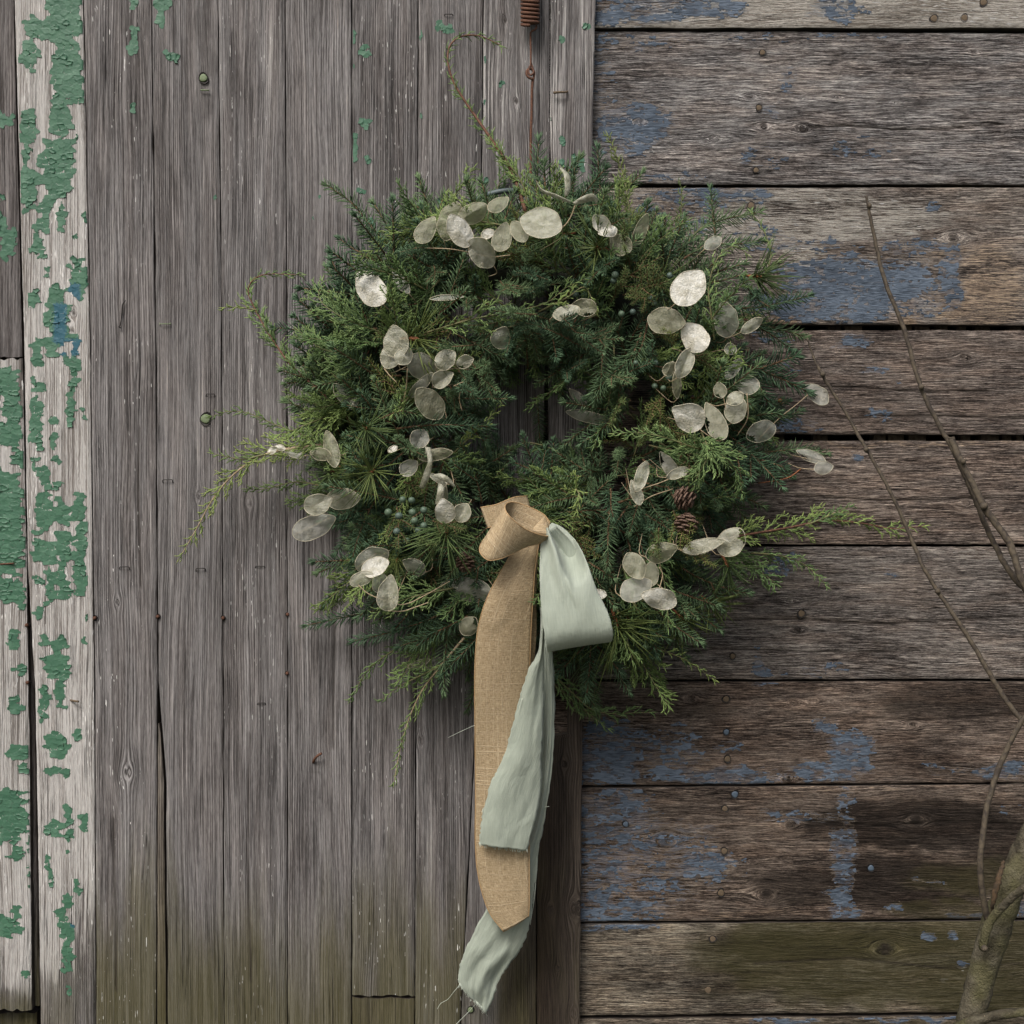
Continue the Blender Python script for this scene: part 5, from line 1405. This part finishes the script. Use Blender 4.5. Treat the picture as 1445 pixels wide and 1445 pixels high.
rib2 = tag(empty('sage_ribbon', PW(775, 745, .18)), 'pale sage green silk ribbon with a hanging loop and two frayed tails', 'ribbon')
def loop_bulge(s, t):
    rs = .40 + .45 * t
    a = float(sstep(rs - .035, rs + .035, s)); lip = t + .35 * (s - .72) ** 2 * 2
    crease = -.042 * a * (1 - float(sstep(.17, .27, lip)))
    shoulder = math.exp(-((s - rs + .08) / .10) ** 2) * max(0, 1 - t / .40) * .010 + math.exp(-((lip - .29) / .06) ** 2) * .005 * a
    wr = (float(fbm(s * 2.4, t * 4.0, 91)) - .5) * .010 + (float(fbm(s * 5 + t * 9, t * 6, 95)) - .5) * .005
    return crease + shoulder + (wr + .006 * math.sin(PI * s)) * math.cos(PI * min(1, t * 1.0)) * min(1, t * 6)
ribbon('loop', rib2, [(767, 748, .190, 781, 738, .190), (763.5, 762, .196, 797, 746, .192), (762, 785, .203, 815, 765, .198), (761.5, 815, .210, 829, 796, .204), (763, 845, .216, 842, 832, .212), (765.5, 876, .2195, 857, 862, .219), (768.5, 896, .2195, 863, 881, .2195), (770.5, 909, .2145, 865, 893.5, .215), (771.6, 916.5, .2065, 864.5, 901.5, .2075), (772, 919.5, .199, 862, 905, .199), (771.5, 918.5, .190, 860, 903.5, .190),
                       (769, 905, .188, 855, 885, .186), (766, 850, .176, 838, 830, .172), (764, 790, .172, 810, 770, .168), (766, 755, .174, 785, 742, .172)], M_SAGE, m=40, per=9, bulge=loop_bulge, seed=6, fray=.6)
ribbon('tail', rib2, [(763, 795, .180, 768, 795, .180), (763, 850, .180, 769, 850, .180), (760.5, 915, .174, 767, 918, .172), (746, 945, .170, 767, 950, .164), (736, 975, .164, 767, 980, .156), (727, 1010, .156, 766.5, 1012, .150), (716, 1048, .150, 765, 1048, .146), (705, 1080, .147, 763.5, 1080, .142),
                       (692.5, 1105, .144, 764, 1110, .138), (682, 1145, .140, 757, 1150, .134), (678, 1172, .138, 750, 1177, .132), (675.5, 1191, .136, 744, 1200, .130)], M_SAGE, m=24, per=8,
       bulge=lambda s, t: .006 * math.sin(PI * s * 1.0) + .005 * (float(fbm(s * 2.2, t * 4, 37)) - .5) * 2 * min(1, t * 3), fray=2.2, seed=7, endjag=3.5)
ribbon('tail', rib2, [(764, 800, .166, 772, 800, .166), (765, 860, .162, 778, 860, .162), (766, 921, .152, 780, 921, .150), (766, 965, .142, 782, 965, .138), (766, 1012, .130, 782.5, 1012, .126), (762, 1080, .120, 779, 1080, .114), (750, 1152, .110, 769.5, 1152, .104), (730, 1200, .104, 761, 1196, .098), (708, 1245, .098, 756, 1240, .093), (687, 1282, .094, 747, 1305, .088),
                       (667, 1320, .088, 733, 1343, .082), (652, 1352, .084, 718, 1363, .077), (646, 1378, .080, 704, 1384, .072), (648, 1390, .078, 696, 1408, .068), (659, 1403, .074, 686, 1430, .064)], M_SAGE, m=24, per=8,
       bulge=lambda s, t: .007 * (float(fbm(s * 3.4, t * 6, 53)) - .5) * 2 + .004 * math.sin(PI * s), fray=2.2, seed=8, endjag=4)
# loose threads at the torn ends
def threads(name, ends, n, seed, parent):
    rg = random.Random(seed); V, F = [], []
    for i in range(n):
        s = (i + rg.random()) / n
        a = PW(*ends[0]).lerp(PW(*ends[1]), s)
        L = rg.uniform(.001, .006)
        dv = Vector((rg.uniform(-.5, .5), rg.uniform(-.3, .2), -1)).normalized()
        v, f = tube_mesh([a + Vector((0, 0, .002)), a + dv * L * .5, a + dv * L + Vector((rg.uniform(-.001, .001), 0, 0))], .00034, 3)
        b = len(V); V += v; F += [tuple(b + q for q in ff) for ff in f]
    o = mesh_obj(name, V, F, M_FRAY, parent); o['kind'] = 'stuff'
threads('frayed_edge', ((676, 1190, .137), (744, 1199, .131)), 60, 1, rib2)
threads('frayed_edge', ((648, 1388, .078), (686, 1429, .065)), 50, 2, rib2)
for P in ([(647, 1392, .078), (640, 1400, .07), (632, 1410, .05), (622, 1416, .04), (617, 1424, .035)], [(757, 1180, .10), (757, 1215, .095), (755, 1260, .09), (748, 1305, .088)], [(759, 1170, .10), (758, 1225, .09), (752, 1275, .088)],
          [(672, 1416, .07), (664, 1425, .05), (655, 1434, .045), (643, 1446, .04)], [(671, 1023, .14), (655, 1030, .10), (632, 1041, .06)], [(682, 1140, .14), (680, 1146, .145)], [(768, 1139, .11), (775, 1138, .11)], [(737, 985, .165), (733, 1002, .16), (735, 1015, .155)]):
    bar('loose_thread', [PW(*p) for p in spline(P, 5)], .00032, M_FRAY, rib2, 4)

# ------------------------------------------------------------------ young tree in front of the wall at the right
def bark_mat():
    n = NT('young_bark')
    o = n.obj()
    nz = n.noise(o, 60, 5, .6); nf = n.noise(o, 420, 3, .6)
    ms = n.noise(o, 22, 3, .5)
    c = n.ramp(nz, [(.3, lin(46, 42, 34)), (.5, lin(74, 69, 57)), (.72, lin(98, 93, 79))])
    c = n.mix(n.mul(n.smooth(ms, .42, .62), .6), c, lin(86, 84, 56))
    c = n.mix(n.smooth(nf, .66, .74), c, lin(140, 126, 104))
    return n.fin(c, .8, n.bump(n.madd(nf, .5, n.madd(n.noise(o, 130, 4, .65), .8, nz)), 1.0, .005), .15)
M_BARK = bark_mat()
M_TWIG = simple('twig_bark', lin(50, 43, 36), .8, 0, lin(80, 71, 57), 160, .0008)
M_TORN = simple('torn_wood', lin(78, 61, 42), .9, 0, lin(54, 44, 32), 200, .003)
TD = .34
tree = tag(empty('young_tree', PW(1368, 1500, TD) * 1.0), 'bare young tree with thin bent twigs in front of the wall', 'tree')
def limb(name, P, R, mat, jit=.0, n=9, per=6):
    S2 = spline([(*p, r) for p, r in zip(P, R)], per)
    rg = random.Random(len(P) * 31 + int(P[0][0]))
    pp, rr = [], []
    for i, q in enumerate(S2):
        pp.append(PW(q[0] + rg.gauss(0, jit), q[1] + rg.gauss(0, jit), q[2]))
        rr.append(max(.0004, .88 * q[3] / 1000 * (D - q[2]) / D * (1 + rg.gauss(0, .025))))
    v, f = tube_mesh(pp, rr, n)
    return mesh_obj(name, v, f, mat, tree)
gz = ZC  # ground is z = 0
s_ = (D - TD) / D
ground_py = 722.5 + ZC * 1000 / s_
limb('trunk', [(1330, ground_py + 6, TD), (1340, 1800, TD), (1353, 1600, TD), (1368, 1455, TD), (1385, 1380, TD), (1405, 1310, TD), (1430, 1240, TD), (1462, 1165, TD), (1500, 1080, TD + .01), (1560, 960, TD + .02)], [38, 32, 27, 23, 21, 24, 22, 19, 17, 14], M_BARK, .8, 18, 8)
limb('branch', [(1222, 276, .26), (1227, 300, .26), (1236, 345, .26), (1250, 400, .265), (1275, 464, .27), (1300, 547, .28), (1322, 594, .285), (1343, 632, .29), (1358, 663, .295), (1374, 699, .30), (1388, 735, .305), (1405, 771, .31), (1422, 803, .315), (1450, 836, .32), (1500, 880, .34), (1545, 960, .355)], [2.2, 2.6, 3, 3.3, 3.5, 3.7, 3.8, 4, 4.2, 4.3, 4.4, 4.6, 4.8, 5, 6, 7], M_TWIG, .35)
limb('branch', [(1342, 617, .31), (1344, 624, .31), (1355, 649, .315), (1371, 680, .32), (1387, 713, .325), (1408, 743, .33), (1424, 765, .335), (1432, 788, .34), (1447, 828, .345), (1490, 900, .35), (1540, 985, .36)], [5, 5.6, 5.4, 5.4, 6.2, 5.6, 6, 5.6, 6, 7, 8], M_TWIG, .4)
limb('branch', [(1139, 477, .20), (1148, 503, .20), (1161, 531, .205), (1192, 580, .21), (1222, 632, .22), (1250, 682, .23), (1272, 727, .235), (1289, 768, .24), (1303, 800, .25), (1321, 831, .255), (1359, 888, .27), (1388, 935, .28), (1416, 983, .29), (1446, 1021, .30), (1480, 1050, .32), (1520, 1060, .35)], [1.3, 1.9, 2.6, 2.6, 2.9, 2.9, 3.0, 3.2, 3.3, 3.4, 3.7, 3.9, 4.1, 4.3, 5, 6], M_TWIG, .35)
limb('branch', [(1450, 1008, .345), (1440, 1020, .345), (1424, 1051, .345), (1405, 1096, .345), (1392, 1145, .35), (1384, 1202, .355), (1384, 1240, .355), (1390, 1283, .35), (1396, 1300, .345)], [4.2, 4.2, 4.4, 4.6, 4.6, 4.8, 5, 5.5, 6], M_TWIG, .3)
limb('branch', [(1500, 1225, .40), (1447, 1252, .395), (1417, 1277, .385), (1396, 1303, .375), (1387, 1334, .370), (1388, 1341, .368)], [6, 6.3, 6.5, 7, 6.5, 3.5], M_BARK, .3)
limb('branch', [(1350, 1452, .36), (1368, 1444, .375), (1409, 1432, .38), (1447, 1428, .385), (1510, 1424, .39)], [9, 8.5, 7.5, 7, 6.5], M_BARK, .3)
limb('torn_bark', [(1398, 1290, .362), (1402, 1270, .372), (1408, 1245, .374), (1414, 1225, .370), (1416, 1214, .36)], [2, 4, 5, 3.5, 1.5], M_TORN, .8, 7)
for x, y, dd, r in ((1161, 528, .21, 4.4), (1222, 634, .225, 4.2), (1300, 546, .285, 5.0), (1359, 651, .322, 4.6), (1388, 714, .33, 7), (1323, 834, .258, 4.6), (1227, 290, .262, 3.6), (1389, 1338, .378, 5.4)):
    limb('bud_node', [(x - 2, y - 4, dd), (x, y, dd + .001), (x + 1, y + 4, dd)], [r * .55, r, r * .55], M_TWIG, 0, 7, 3)
